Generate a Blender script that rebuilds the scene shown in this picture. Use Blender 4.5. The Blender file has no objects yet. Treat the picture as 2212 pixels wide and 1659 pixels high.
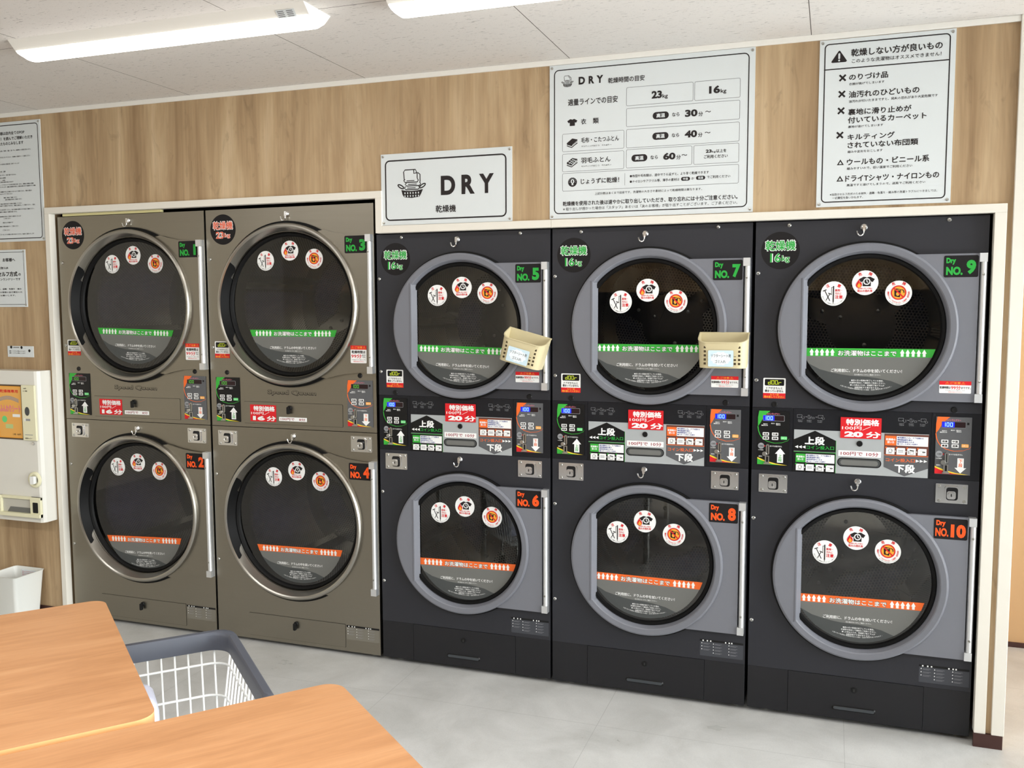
import bpy, bmesh, math, random
from mathutils import Matrix, Vector
random.seed(7)
PI = math.pi
C = bpy.context.collection
SC = bpy.context.scene

# ------------------------------------------------------------------ camera, light, exposure
cd = bpy.data.cameras.new('camera'); cam = bpy.data.objects.new('camera', cd); C.objects.link(cam)
cd.sensor_fit = 'HORIZONTAL'; cd.sensor_width = 36.0; cd.lens = 1966.02 / 2212 * 36.0
cam.matrix_world = Matrix.Translation((1.9055, -3.6264, 1.6188)) @ (
    Matrix.Rotation(0.3381, 4, 'Z') @ Matrix.Rotation(1.4846, 4, 'X') @ Matrix.Rotation(-0.0039, 4, 'Z'))
cd.clip_start = 0.05
SC.camera = cam
SC.view_settings.view_transform = 'Standard'; SC.view_settings.look = 'None'
SC.view_settings.exposure = 0.0; SC.view_settings.gamma = 1.0
SC.view_settings.use_curve_mapping = False

W = bpy.data.worlds.new('daylight'); SC.world = W; W.use_nodes = True
W.node_tree.nodes['Background'].inputs[0].default_value = (0.75, 0.85, 1.0, 1)
W.node_tree.nodes['Background'].inputs[1].default_value = 1.6


def area(name, loc, target, sx, sy, power, col):
    l = bpy.data.lights.new(name, 'AREA'); l.shape = 'RECTANGLE'; l.size = sx; l.size_y = sy
    l.energy = power; l.color = col
    o = bpy.data.objects.new(name, l); C.objects.link(o); o.location = loc
    o.rotation_euler = (Vector(target) - Vector(loc)).to_track_quat('-Z', 'Y').to_euler()
    return o


# daylight falling through the shop window (outside its panes) and unseen lamp strips further back, the leftmost added to brighten the steel
area('window_daylight', (4.95, -2.0, 1.35), (0, -1.9, 1.0), 5.8, 2.3, 580, (1.0, 0.985, 0.965))
for lx in (-1.90, -0.36, 1.18, 2.72):
    area('ceiling_strip', (lx, -2.75, 2.55), (lx, -2.75, 0), 1.25, 0.1, 17, (1.0, 0.99, 0.97))


# ------------------------------------------------------------------ materials
def lin(c):
    return tuple((v / 255 / 12.92) if v / 255 <= 0.04045 else ((v / 255 + 0.055) / 1.055) ** 2.4 for v in c)


MATS = {}


def mat(name, rgb, rough=0.5, metal=0.0, spec=0.3, emit=0.0, aniso=0.0, coat=0.0):
    if name in MATS:
        return MATS[name]
    m = bpy.data.materials.new(name); m.use_nodes = True
    b = m.node_tree.nodes['Principled BSDF']
    b.inputs['Base Color'].default_value = (*lin(rgb), 1)
    b.inputs['Roughness'].default_value = rough; b.inputs['Metallic'].default_value = metal
    b.inputs['Specular IOR Level'].default_value = spec
    if coat:
        b.inputs['Coat Weight'].default_value = coat
    if emit:
        b.inputs['Emission Color'].default_value = (*lin(rgb), 1); b.inputs['Emission Strength'].default_value = emit
    MATS[name] = m
    return m


def nodes(m):
    return m.node_tree.nodes, m.node_tree.links, m.node_tree.nodes['Principled BSDF']


def N(nt, t, **kw):
    n = nt.nodes.new(t)
    for k, v in kw.items():
        setattr(n, k, v)
    return n


def ramp(nt, stops):
    n = nt.nodes.new('ShaderNodeValToRGB'); e = n.color_ramp.elements
    while len(e) > len(stops):
        e.remove(e[-1])
    while len(e) < len(stops):
        e.new(1.0)
    for i, (p, c) in enumerate(stops):
        e[i].position = p; e[i].color = (*lin(c), 1) if isinstance(c, tuple) else (c, c, c, 1)
    return n


def mapping(nt, scale, rot=(0, 0, 0), coord='Object'):
    tc = nt.nodes.new('ShaderNodeTexCoord'); mp = nt.nodes.new('ShaderNodeMapping')
    mp.inputs['Scale'].default_value = scale; mp.inputs['Rotation'].default_value = rot
    nt.links.new(tc.outputs[coord], mp.inputs[0])
    return mp.outputs[0]


def noise(nt, vec, scale=1.0, detail=3.0, rough=0.5, dist=0.0):
    n = nt.nodes.new('ShaderNodeTexNoise'); n.inputs['Scale'].default_value = scale
    n.inputs['Detail'].default_value = detail; n.inputs['Roughness'].default_value = rough
    n.inputs['Distortion'].default_value = dist
    nt.links.new(vec, n.inputs['Vector'])
    return n.outputs[0]


def mix(nt, a, b, fac, mode='MIX'):
    n = nt.nodes.new('ShaderNodeMix'); n.data_type = 'RGBA'; n.blend_type = mode
    for sock, v in ((n.inputs[0], fac), (n.inputs[6], a), (n.inputs[7], b)):
        if hasattr(v, 'links') or hasattr(v, 'is_linked'):
            nt.links.new(v, sock)
        elif isinstance(v, tuple):
            sock.default_value = (*lin(v), 1)
        else:
            sock.default_value = v
    return n.outputs[2]


def math_(nt, op, a, b=None):
    n = nt.nodes.new('ShaderNodeMath'); n.operation = op
    for i, v in enumerate((a, b)):
        if v is None:
            continue
        if hasattr(v, 'is_linked'):
            nt.links.new(v, n.inputs[i])
        else:
            n.inputs[i].default_value = v
    return n.outputs[0]


def bump(nt, height, strength, dist=0.002):
    n = nt.nodes.new('ShaderNodeBump'); n.inputs['Strength'].default_value = strength
    n.inputs['Distance'].default_value = dist
    nt.links.new(height, n.inputs['Height'])
    return n.outputs[0]


def wood_wall():
    m = mat('oak_wall_panel', (180, 150, 115), 0.55, spec=0.3); nt = m.node_tree; b = nt.nodes['Principled BSDF']
    big = noise(nt, mapping(nt, (7.5, 7.5, 0.8)), 1.0, 5, 0.6, 0.5)
    r = ramp(nt, [(0.30, (148, 121, 90)), (0.44, (174, 147, 113)), (0.56, (189, 163, 128)), (0.72, (208, 184, 150))])
    nt.links.new(big, r.inputs[0])
    fine = noise(nt, mapping(nt, (95, 95, 2.2)), 1.0, 3, 0.6)
    fr = ramp(nt, [(0.3, 0.80), (0.7, 1.08)]); nt.links.new(fine, fr.inputs[0])
    c = mix(nt, r.outputs[0], fr.outputs[0], 0.55, 'MULTIPLY')
    kn = noise(nt, mapping(nt, (16, 16, 5.0)), 1.0, 3, 0.6, 1.6)
    kr = ramp(nt, [(0.26, 0.66), (0.40, 1.0), (0.70, 1.0), (0.78, 1.14)]); nt.links.new(kn, kr.inputs[0])
    c = mix(nt, c, kr.outputs[0], 0.6, 'MULTIPLY')
    nt.links.new(c, b.inputs['Base Color'])
    nt.links.new(bump(nt, fine, 0.08), b.inputs['Normal'])
    return m


def table_wood():
    m = mat('cherry_laminate', (226, 166, 108), 0.36, spec=0.4); nt = m.node_tree; b = nt.nodes['Principled BSDF']
    g = noise(nt, mapping(nt, (2.2, 17, 17)), 1.0, 4, 0.6, 0.6)
    r = ramp(nt, [(0.28, (182, 130, 88)), (0.5, (197, 144, 100)), (0.74, (207, 156, 112))]); nt.links.new(g, r.inputs[0])
    f = noise(nt, mapping(nt, (14, 220, 220)), 1.0, 2, 0.5)
    fr = ramp(nt, [(0.3, 0.90), (0.7, 1.04)]); nt.links.new(f, fr.inputs[0])
    c = mix(nt, r.outputs[0], fr.outputs[0], 0.6, 'MULTIPLY')
    nt.links.new(c, b.inputs['Base Color'])
    return m


def ceiling_mat():
    m = mat('fissured_ceiling_board', (226, 222, 216), 0.9, spec=0.1); nt = m.node_tree; b = nt.nodes['Principled BSDF']
    d = noise(nt, mapping(nt, (34, 240, 1)), 1.0, 2, 0.55, 0.5)
    dr = ramp(nt, [(0.655, 1.0), (0.70, 0.42)]); nt.links.new(d, dr.inputs[0])
    p = noise(nt, mapping(nt, (160, 320, 1)), 1.0, 2, 0.6)
    pr = ramp(nt, [(0.66, 1.0), (0.74, 0.62)]); nt.links.new(p, pr.inputs[0])
    c = mix(nt, dr.outputs[0], pr.outputs[0], 1.0, 'MULTIPLY')
    # board joints every 0.917 m along the wall, 0.905 m away from it
    tc = nt.nodes.new('ShaderNodeTexCoord'); sp = nt.nodes.new('ShaderNodeSeparateXYZ'); nt.links.new(tc.outputs['Object'], sp.inputs[0])
    js = []
    for ax, off, pitch in ((0, -0.027, 0.917), (1, 0.03, 0.93)):
        t = math_(nt, 'DIVIDE', math_(nt, 'SUBTRACT', sp.outputs[ax], off - pitch * 20), pitch)
        fr_ = math_(nt, 'FRACT', t)
        dd = math_(nt, 'MINIMUM', fr_, math_(nt, 'SUBTRACT', 1.0, fr_))
        js.append(math_(nt, 'LESS_THAN', dd, 0.0016))
    j = math_(nt, 'MAXIMUM', js[0], js[1])
    c = mix(nt, c, (110, 106, 102), j)
    c2 = mix(nt, c, (218, 214, 210), 1.0, 'MULTIPLY')
    nt.links.new(c2, b.inputs['Base Color'])
    return m


def floor_mat():
    m = mat('stone_vinyl_floor', (186, 188, 188), 0.32, spec=0.45); nt = m.node_tree; b = nt.nodes['Principled BSDF']
    a = noise(nt, mapping(nt, (3, 3, 3)), 1.0, 5, 0.65, 0.5)
    r = ramp(nt, [(0.3, (180, 180, 177)), (0.55, (198, 198, 196)), (0.75, (210, 210, 208))]); nt.links.new(a, r.inputs[0])
    f = noise(nt, mapping(nt, (160, 160, 160)), 1.0, 2, 0.6)
    fr = ramp(nt, [(0.3, 0.93), (0.7, 1.05)]); nt.links.new(f, fr.inputs[0])
    c = mix(nt, r.outputs[0], fr.outputs[0], 0.6, 'MULTIPLY')
    tc = nt.nodes.new('ShaderNodeTexCoord'); sp = nt.nodes.new('ShaderNodeSeparateXYZ'); nt.links.new(tc.outputs['Object'], sp.inputs[0])
    js = []
    for ax, off in ((0, 1.985), (1, -0.32)):
        t = math_(nt, 'FRACT', math_(nt, 'DIVIDE', math_(nt, 'SUBTRACT', sp.outputs[ax], off - 18.0), 0.9))
        dd = math_(nt, 'MINIMUM', t, math_(nt, 'SUBTRACT', 1.0, t))
        js.append(math_(nt, 'LESS_THAN', dd, 0.0012))
    c = mix(nt, c, (150, 150, 148), math_(nt, 'MULTIPLY', math_(nt, 'MAXIMUM', js[0], js[1]), 0.55))
    nt.links.new(c, b.inputs['Base Color'])
    rr = ramp(nt, [(0.3, 0.26), (0.7, 0.40)]); nt.links.new(a, rr.inputs[0]); nt.links.new(rr.outputs[0], b.inputs['Roughness'])
    return m


def brushed(name, rgb, rough, streak=(3, 3, 260)):
    m = mat(name, rgb, rough, 1.0); nt = m.node_tree; b = nt.nodes['Principled BSDF']
    s = noise(nt, mapping(nt, streak), 1.0, 2, 0.5)
    r = ramp(nt, [(0.3, rough - 0.05), (0.7, rough + 0.07)]); nt.links.new(s, r.inputs[0]); nt.links.new(r.outputs[0], b.inputs['Roughness'])
    nt.links.new(bump(nt, s, 0.03, 0.001), b.inputs['Normal'])
    return m


def powder(name, rgb, rough):
    m = mat(name, rgb, rough, 0.0, spec=0.4); nt = m.node_tree; b = nt.nodes['Principled BSDF']
    s = noise(nt, mapping(nt, (700, 700, 700)), 1.0, 1, 0.5)
    nt.links.new(bump(nt, s, 0.15, 0.0006), b.inputs['Normal'])
    return m


def perforated():
    """steel sheet with a hexagonal pattern of round holes, laid out on the UV map in metres"""
    m = mat('perforated_drum_steel', (205, 202, 194), 0.3, 1.0); nt = m.node_tree; b = nt.nodes['Principled BSDF']
    uv = nt.nodes.new('ShaderNodeUVMap'); sp = nt.nodes.new('ShaderNodeSeparateXYZ'); nt.links.new(uv.outputs[0], sp.inputs[0])
    sx, sy = 0.0135, 0.0135 * math.sqrt(3)
    ds = []
    for o in (0.0, 0.5):
        u = math_(nt, 'SUBTRACT', math_(nt, 'FRACT', math_(nt, 'ADD', math_(nt, 'DIVIDE', sp.outputs[0], sx), o)), 0.5)
        v = math_(nt, 'SUBTRACT', math_(nt, 'FRACT', math_(nt, 'ADD', math_(nt, 'DIVIDE', sp.outputs[1], sy), o)), 0.5)
        u = math_(nt, 'MULTIPLY', u, sx); v = math_(nt, 'MULTIPLY', v, sy)
        ds.append(math_(nt, 'ADD', math_(nt, 'MULTIPLY', u, u), math_(nt, 'MULTIPLY', v, v)))
    hole = math_(nt, 'LESS_THAN', math_(nt, 'MINIMUM', ds[0], ds[1]), 0.0046 ** 2)
    c = mix(nt, (205, 202, 194), (6, 6, 6), hole)
    nt.links.new(c, b.inputs['Base Color'])
    nt.links.new(math_(nt, 'SUBTRACT', 1.0, hole), b.inputs['Metallic'])
    return m


def glass_mat(name, tint, refl=1.0):
    m = bpy.data.materials.new(name); m.use_nodes = True; nt = m.node_tree; nt.nodes.clear()
    o = nt.nodes.new('ShaderNodeOutputMaterial'); t = nt.nodes.new('ShaderNodeBsdfTransparent'); g = nt.nodes.new('ShaderNodeBsdfGlossy')
    f = nt.nodes.new('ShaderNodeFresnel'); f.inputs['IOR'].default_value = 1.65; x = nt.nodes.new('ShaderNodeMixShader')
    t.inputs[0].default_value = (*tint, 1); g.inputs['Roughness'].default_value = 0.01; g.inputs[0].default_value = (refl, refl, refl, 1)
    nt.links.new(f.outputs[0], x.inputs[0]); nt.links.new(t.outputs[0], x.inputs[1]); nt.links.new(g.outputs[0], x.inputs[2]); nt.links.new(x.outputs[0], o.inputs[0])
    MATS[name] = m
    return m


WOOD = wood_wall(); TABLE = table_wood(); CEIL = ceiling_mat(); FLOOR = floor_mat()
STEEL = brushed('brushed_stainless', (150, 145, 134), 0.34)
RINGSTEEL = mat('spun_stainless', (176, 173, 166), 0.28, 1.0)
DARKGREY = powder('slate_powder_coat', (40, 41, 47), 0.45)
DOORGREY = powder('lilac_grey_powder_coat', (117, 119, 127), 0.42)
BASEBLACK = powder('black_powder_coat', (26, 26, 30), 0.45)
BANDBLACK = mat('black_control_panel', (24, 25, 30), 0.4)
PERF = perforated()
GLASS = glass_mat('tinted_door_glass', (0.50, 0.50, 0.49))
PANE = glass_mat('window_glass', (0.95, 0.97, 0.97))
RUBBER = mat('black_rubber', (9, 9, 10), 0.55, spec=0.2)
CHROME = mat('chrome', (228, 228, 228), 0.2, 1.0)
ROD = mat('aluminium_hinge', (226, 228, 230), 0.45, 0.85)
DARKIN = mat('dark_cavity', (10, 10, 11), 0.8)
DRUMBACK = mat('polished_drum_back', (190, 187, 180), 0.14, 1.0)
CREAM = mat('cream_casing', (229, 225, 215), 0.45)
WHITE = mat('white_print', (240, 241, 240), 0.5)
BOARD = mat('white_sign_board', (216, 222, 224), 0.45)
INK = mat('black_ink', (34, 28, 29), 0.5)
BLK = mat('black_plastic', (18, 18, 19), 0.4)
RED = mat('red_print', (214, 32, 40), 0.5)
ORANGE = mat('orange_print', (240, 108, 46), 0.5)
DEEPORANGE = mat('number_orange', (250, 88, 30), 0.5)
GREEN = mat('green_print', (58, 172, 62), 0.5)
NUMGREEN = mat('number_green', (42, 166, 64), 0.5)
YELLOW = mat('yellow_print', (236, 206, 62), 0.5)
AMBER = mat('amber_print', (246, 170, 58), 0.5)
PANELGREY = mat('grey_control_face', (92, 93, 96), 0.4)
SILVER = mat('silver_coin_plate', (168, 172, 174), 0.45, 0.0)
STKGREY = mat('grey_sticker', (112, 113, 110), 0.4)
STKDARK = mat('dark_grey_sticker', (74, 77, 77), 0.4)
DARKDISC = mat('charcoal_sticker', (34, 32, 33), 0.5, spec=0.15)
LINEGREY = mat('pale_grey_print', (150, 152, 156), 0.5)
MIDGREY = mat('mid_grey_print', (120, 121, 124), 0.5)
BLUEINK = mat('navy_print', (52, 62, 140), 0.5)
PINK = mat('pink_print', (232, 128, 150), 0.5)
LCDBLUE = mat('blue_display', (24, 34, 230), 0.4, emit=0.8)
DIGIT = mat('display_digits', (150, 220, 255), 0.4, emit=1.1)
LCDDARK = mat('dark_display', (42, 26, 28), 0.3)
LCDGREEN = mat('green_display_digits', (90, 170, 70), 0.4, emit=0.5)
LIMEDIGIT = mat('lime_digits', (206, 222, 60), 0.5)
MINT = mat('mint_button', (110, 214, 130), 0.5)
PEACH = mat('peach_button', (246, 176, 92), 0.5)
LAMP = mat('lamp_diffuser', (255, 251, 244), 0.4, emit=9.0)
LAMPBODY = mat('lamp_housing', (236, 234, 228), 0.5)
BEIGE = mat('beige_plastic', (208, 196, 158), 0.45)
PAPER = mat('pale_blue_label', (206, 228, 240), 0.5)
PAPER2 = mat('white_label', (236, 244, 250), 0.5)
SPEC = glass_mat('clear_label', (0.82, 0.82, 0.84)); 
VEND = mat('ivory_cabinet', (226, 224, 216), 0.35)
VENDSIDE = mat('cream_plastic', (232, 228, 196), 0.4)
CARTRIM = mat('slate_plastic_rim', (84, 88, 98), 0.42)
WIRE = mat('white_coated_wire', (236, 238, 236), 0.35)
BROWN = mat('brown_baseboard', (70, 46, 42), 0.5)
TAPE = mat('pale_yellow_strip', (222, 214, 160), 0.6)
SCREW = mat('zinc_screw', (190, 190, 186), 0.3, 1.0)
BINW = mat('white_bin_plastic', (232, 234, 230), 0.4)
TUB = mat('pale_blue_plastic', (222, 226, 246), 0.3)
EDGE = mat('table_edge_band', (244, 190, 132), 0.4)
PLAIN = mat('plain_wall_paper', (214, 206, 192), 0.8)


# ------------------------------------------------------------------ mesh building
class MB:
    def __init__(s):
        s.v = []; s.f = []; s.m = []; s.sm = []; s.k = 0; s.mats = []

    def mi(s, m):
        if m not in s.mats:
            s.mats.append(m)
        return s.mats.index(m)

    def add(s, vs, fs, m, smooth=False):
        o = len(s.v); s.v += [tuple(v) for v in vs]; k = s.mi(m)
        for f in fs:
            s.f.append([i + o for i in f]); s.m.append(k); s.sm.append(smooth)

    def box(s, x0, x1, y0, y1, z0, z1, m):
        v = [(x0, y0, z0), (x1, y0, z0), (x1, y1, z0), (x0, y1, z0), (x0, y0, z1), (x1, y0, z1), (x1, y1, z1), (x0, y1, z1)]
        s.add(v, [(0, 3, 2, 1), (4, 5, 6, 7), (0, 1, 5, 4), (1, 2, 6, 5), (2, 3, 7, 6), (3, 0, 4, 7)], m)

    def prism(s, pts, y0, y1, m, smooth=False):
        """outline in x,z (anticlockwise seen from -y) between depths y0 (front) and y1"""
        n = len(pts)
        v = [(x, y0, z) for x, z in pts] + [(x, y1, z) for x, z in pts]
        s.add(v, [tuple(range(n)), tuple(range(2 * n - 1, n - 1, -1))], m)
        s.add(v, [(i + n, (i + 1) % n + n, (i + 1) % n, i) for i in range(n)], m, smooth)

    def zprism(s, pts, z0, z1, m, smooth=False):
        n = len(pts)
        v = [(x, y, z0) for x, y in pts] + [(x, y, z1) for x, y in pts]
        s.add(v, [tuple(range(n - 1, -1, -1)), tuple(range(n, 2 * n))], m)
        s.add(v, [(i, (i + 1) % n, (i + 1) % n + n, i + n) for i in range(n)], m, smooth)

    def lathe(s, cx, cz, prof, m, n=96, a0=0.0, a1=2 * PI, smooth=True):
        full = abs(a1 - a0 - 2 * PI) < 1e-6
        k = n if full else n + 1
        v = []
        for i in range(k):
            a = a0 + (a1 - a0) * i / n
            for r, y in prof:
                v.append((cx + r * math.cos(a), y, cz + r * math.sin(a)))
        p = len(prof)
        fs = []
        for i in range(n):
            j = (i + 1) % k
            for q in range(p - 1):
                fs.append((i * p + q, j * p + q, j * p + q + 1, i * p + q + 1))
        s.add(v, fs, m, smooth)

    def disc(s, cx, cz, r, y, m, n=48):
        s.add([(cx + r * math.cos(2 * PI * i / n), y, cz + r * math.sin(2 * PI * i / n)) for i in range(n)], [tuple(range(n))], m)

    def knob(s, cx, cz, r, y0, y1, m, n=24):
        s.lathe(cx, cz, [(r, y1), (r, y0 + r * 0.12), (r * 0.88, y0), (0.0001, y0)], m, n)

    def tube(s, path, r, m, n=10, closed=False):
        P = [Vector(p) for p in path]; k = len(P); v = []
        up = None
        for i in range(k):
            a = P[i - 1] if (i or closed) else P[i]; b = P[(i + 1) % k] if (i < k - 1 or closed) else P[i]
            t = (b - a).normalized()
            if up is None:
                up = t.orthogonal().normalized()
            up = (up - t * up.dot(t)).normalized(); w = t.cross(up)
            for j in range(n):
                c = 2 * PI * j / n
                v.append(P[i] + up * (r * math.cos(c)) + w * (r * math.sin(c)))
        fs = []
        for i in range(k if closed else k - 1):
            q = (i + 1) % k
            for j in range(n):
                fs.append((i * n + j, i * n + (j + 1) % n, q * n + (j + 1) % n, q * n + j))
        s.add(v, fs, m, True)
        if not closed:
            s.add(v[:n], [tuple(range(n - 1, -1, -1))], m); s.add(v[-n:], [tuple(range(n))], m)

    # ---- flat print, layered towards the viewer
    def yy(s, lay):
        s.k = (s.k + 1) % 23
        return -lay * LAY - s.k * 4e-6

    def poly(s, pts, m, lay=1):
        y = s.yy(lay); s.add([(x, y, z) for x, z in pts], [tuple(range(len(pts)))], m)

    def rect(s, x0, z0, x1, z1, m, lay=1):
        s.poly([(x0, z0), (x1, z0), (x1, z1), (x0, z1)], m, lay)

    def rrect(s, x0, z0, x1, z1, r, m, lay=1):
        s.poly(rr(x0, z0, x1, z1, r), m, lay)

    def oval(s, cx, cz, rx, m, lay=1, rz=None, n=40):
        rz = rz or rx
        s.poly([(cx + rx * math.cos(2 * PI * i / n), cz + rz * math.sin(2 * PI * i / n)) for i in range(n)], m, lay)

    def ring(s, outer, inner, m, lay=1):
        n = len(outer); y = s.yy(lay)
        s.add([(x, y, z) for x, z in outer] + [(x, y, z) for x, z in inner],
              [(i, (i + 1) % n, (i + 1) % n + n, i + n) for i in range(n)], m)

    def frame(s, x0, z0, x1, z1, r, w, m, lay=1):
        s.ring(rr(x0, z0, x1, z1, r), rr(x0 + w, z0 + w, x1 - w, z1 - w, max(r - w, 0.0002)), m, lay)

    def circ(s, cx, cz, r, w, m, lay=1, n=48):
        f = lambda q: [(cx + q * math.cos(2 * PI * i / n), cz + q * math.sin(2 * PI * i / n)) for i in range(n)]
        s.ring(f(r), f(r - w), m, lay)

    def stroke(s, pts, w, m, lay=1):
        y = s.yy(lay); n = len(pts); L = []; R = []
        for i, (x, z) in enumerate(pts):
            a = pts[max(i - 1, 0)]; b = pts[min(i + 1, n - 1)]
            dx, dz = b[0] - a[0], b[1] - a[1]; l = math.hypot(dx, dz) or 1
            L.append((x - dz / l * w / 2, y, z + dx / l * w / 2)); R.append((x + dz / l * w / 2, y, z - dx / l * w / 2))
        s.add(L + R, [(i + n, i + 1 + n, i + 1, i) for i in range(n - 1)], m)

    def text(s, t, x0, z0, x1, z1, m, lay=2, bold=0.0, rot=0.0, res=2):
        latin = bold >= 0.03 and all(ord(ch) < 128 for ch in t)
        V, F, (bx0, by0, bx1, by1) = glyphs(t, max(res, 3) if latin else res, bold if latin else 0.0)
        if latin:
            bold = 0.0
        sx = (x1 - x0) / (bx1 - bx0) if x1 is not None else None
        sz = (z1 - z0) / (by1 - by0)
        if sx is None:
            sx = sz; x1 = x0 + (bx1 - bx0) * sx
        mx, mz = (x0 + x1) / 2, (z0 + z1) / 2
        ca, sa = math.cos(rot), math.sin(rot)
        offs = [(0, 0)]
        if bold:
            k = 8 if bold > 0.03 else 4
            offs = [(bold * math.cos(2 * PI * i / k + 0.4), bold * math.sin(2 * PI * i / k + 0.4)) for i in range(k)]
            if bold > 0.03:
                offs.append((0, 0))
        sb = min(sx, sz)
        vs = []; fs = []
        for ox, oz in offs:
            o = len(vs); y = s.yy(lay)
            for a, b in V:
                px = (a - (bx0 + bx1) / 2) * sx + ox * sb; pz = (b - (by0 + by1) / 2) * sz + oz * sb
                vs.append((mx + px * ca - pz * sa, y, mz + px * sa + pz * ca))
            fs += [tuple(i + o for i in f) for f in F]
        s.add(vs, fs, m)

    def arc_text(s, t, cx, cz, r, a_mid, step, size, m, lay=2, bold=0.0, inside=False, res=1):
        n = len(t)
        for i, ch in enumerate(t):
            if ch in ' 　':
                continue
            k = (i - (n - 1) / 2) * step
            a = a_mid + (k if inside else -k)
            x, z = cx + r * math.cos(a), cz + r * math.sin(a)
            x0, z0, x1, z1 = glyphs(ch, res)[2]
            hw, hh = (x1 - x0) * size * 0.55, (z1 - z0) * size * 0.55
            s.text(ch, x - hw, z - hh, x + hw, z + hh, m, lay, bold, (a + PI / 2) if inside else (a - PI / 2), res)

    def mesh(s, name, angle=22):
        me = bpy.data.meshes.new(name); me.from_pydata(s.v, [], s.f)
        for m in s.mats:
            me.materials.append(m)
        me.polygons.foreach_set('material_index', s.m); me.polygons.foreach_set('use_smooth', s.sm)
        if any(s.sm):
            me.set_sharp_from_angle(angle=math.radians(angle))
        me.update()
        return me


LAY = 0.00035


def rr(x0, z0, x1, z1, r, n=5):
    out = []
    for cx, cz, a in ((x1 - r, z0 + r, -PI / 2), (x1 - r, z1 - r, 0), (x0 + r, z1 - r, PI / 2), (x0 + r, z0 + r, PI)):
        for i in range(n + 1):
            b = a + PI / 2 * i / n
            out.append((cx + r * math.cos(b), cz + r * math.sin(b)))
    return out


_G = {}


def glyphs(t, res=2, off=0.0):
    k = (t, res, off)
    if k not in _G:
        c = bpy.data.curves.new('glyph', 'FONT'); c.body = t; c.size = 1; c.resolution_u = res; c.offset = off
        o = bpy.data.objects.new('glyph', c); C.objects.link(o)
        dg = bpy.context.evaluated_depsgraph_get(); me = bpy.data.meshes.new_from_object(o.evaluated_get(dg))
        V = [(v.co.x, v.co.y) for v in me.vertices]; F = [tuple(p.vertices) for p in me.polygons]
        xs = [a for a, b in V]; ys = [b for a, b in V]
        _G[k] = (V, F, (min(xs), min(ys), max(xs), max(ys)))
        bpy.data.objects.remove(o); bpy.data.curves.remove(c); bpy.data.meshes.remove(me)
    return _G[k]


def obj(name, mb, parent=None, loc=(0, 0, 0), bevel=0.0, rot=0.0, angle=22):
    me = mb if isinstance(mb, bpy.types.Mesh) else mb.mesh(name, angle)
    o = bpy.data.objects.new(name, me); C.objects.link(o)
    o.location = loc
    if rot:
        o.rotation_euler = (0, rot, 0)
    if parent:
        o.parent = parent
    if bevel:
        b = o.modifiers.new('edge', 'BEVEL'); b.width = bevel; b.segments = 2; b.limit_method = 'ANGLE'; b.angle_limit = math.radians(50)
        b.harden_normals = False
    return o


CACHE = {}


def part(key, name, fn, parent, loc=(0, 0, 0), bevel=0.0, rot=0.0):
    if key not in CACHE:
        CACHE[key] = fn().mesh(name)
    return obj(name, CACHE[key], parent, loc, bevel, rot)


def thing(name, label, cat, loc=(0, 0, 0), group=None):
    o = bpy.data.objects.new(name, None); C.objects.link(o); o.location = loc; o.empty_display_size = 0.05
    o['label'] = label; o['category'] = cat
    if group:
        o['group'] = group
    return o


def struct(name, mb, bevel=0.0):
    o = obj(name, mb, bevel=bevel); o['kind'] = 'structure'
    return o


# ------------------------------------------------------------------ room
WY = -0.02           # front of the panelled wall
CZ = 2.60            # ceiling
f = MB(); f.add([(-4.2, -5.6, 0), (4.7, -5.6, 0), (4.7, 1.25, 0), (-4.2, 1.25, 0)], [(0, 1, 2, 3)], FLOOR); struct('floor', f)
f = MB(); f.add([(-4.2, -5.6, CZ), (4.7, -5.6, CZ), (4.7, 1.25, CZ), (-4.2, 1.25, CZ)], [(3, 2, 1, 0)], CEIL); struct('ceiling', f)
f = MB()
f.box(-4.2, -1.835, WY, 0.06, 0, CZ, WOOD); f.box(-1.835, 0.028, WY, 0.06, 2.10, CZ, WOOD)
f.box(0.028, 2.45, WY, 0.06, 1.95, CZ, WOOD); f.box(2.45, 2.525, WY, 1.25, 0, CZ, WOOD)
struct('wall_back', f)
f = MB(); f.box(-4.2, 2.45, 1.15, 1.25, 0, CZ, DARKIN); struct('wall_cavity', f)
f = MB(); f.box(2.525, 4.7, 1.11, 1.25, 0, CZ, mat('birch_partition', (204, 168, 126), 0.5)); struct('wall_passage', f)
f = MB(); f.box(2.525, 4.7, 1.098, 1.11, 0, 0.022, BROWN); struct('baseboard_passage', f)
f = MB(); f.box(-4.3, -4.2, -5.6, 1.25, 0, CZ, PLAIN); struct('wall_left', f)
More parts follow.
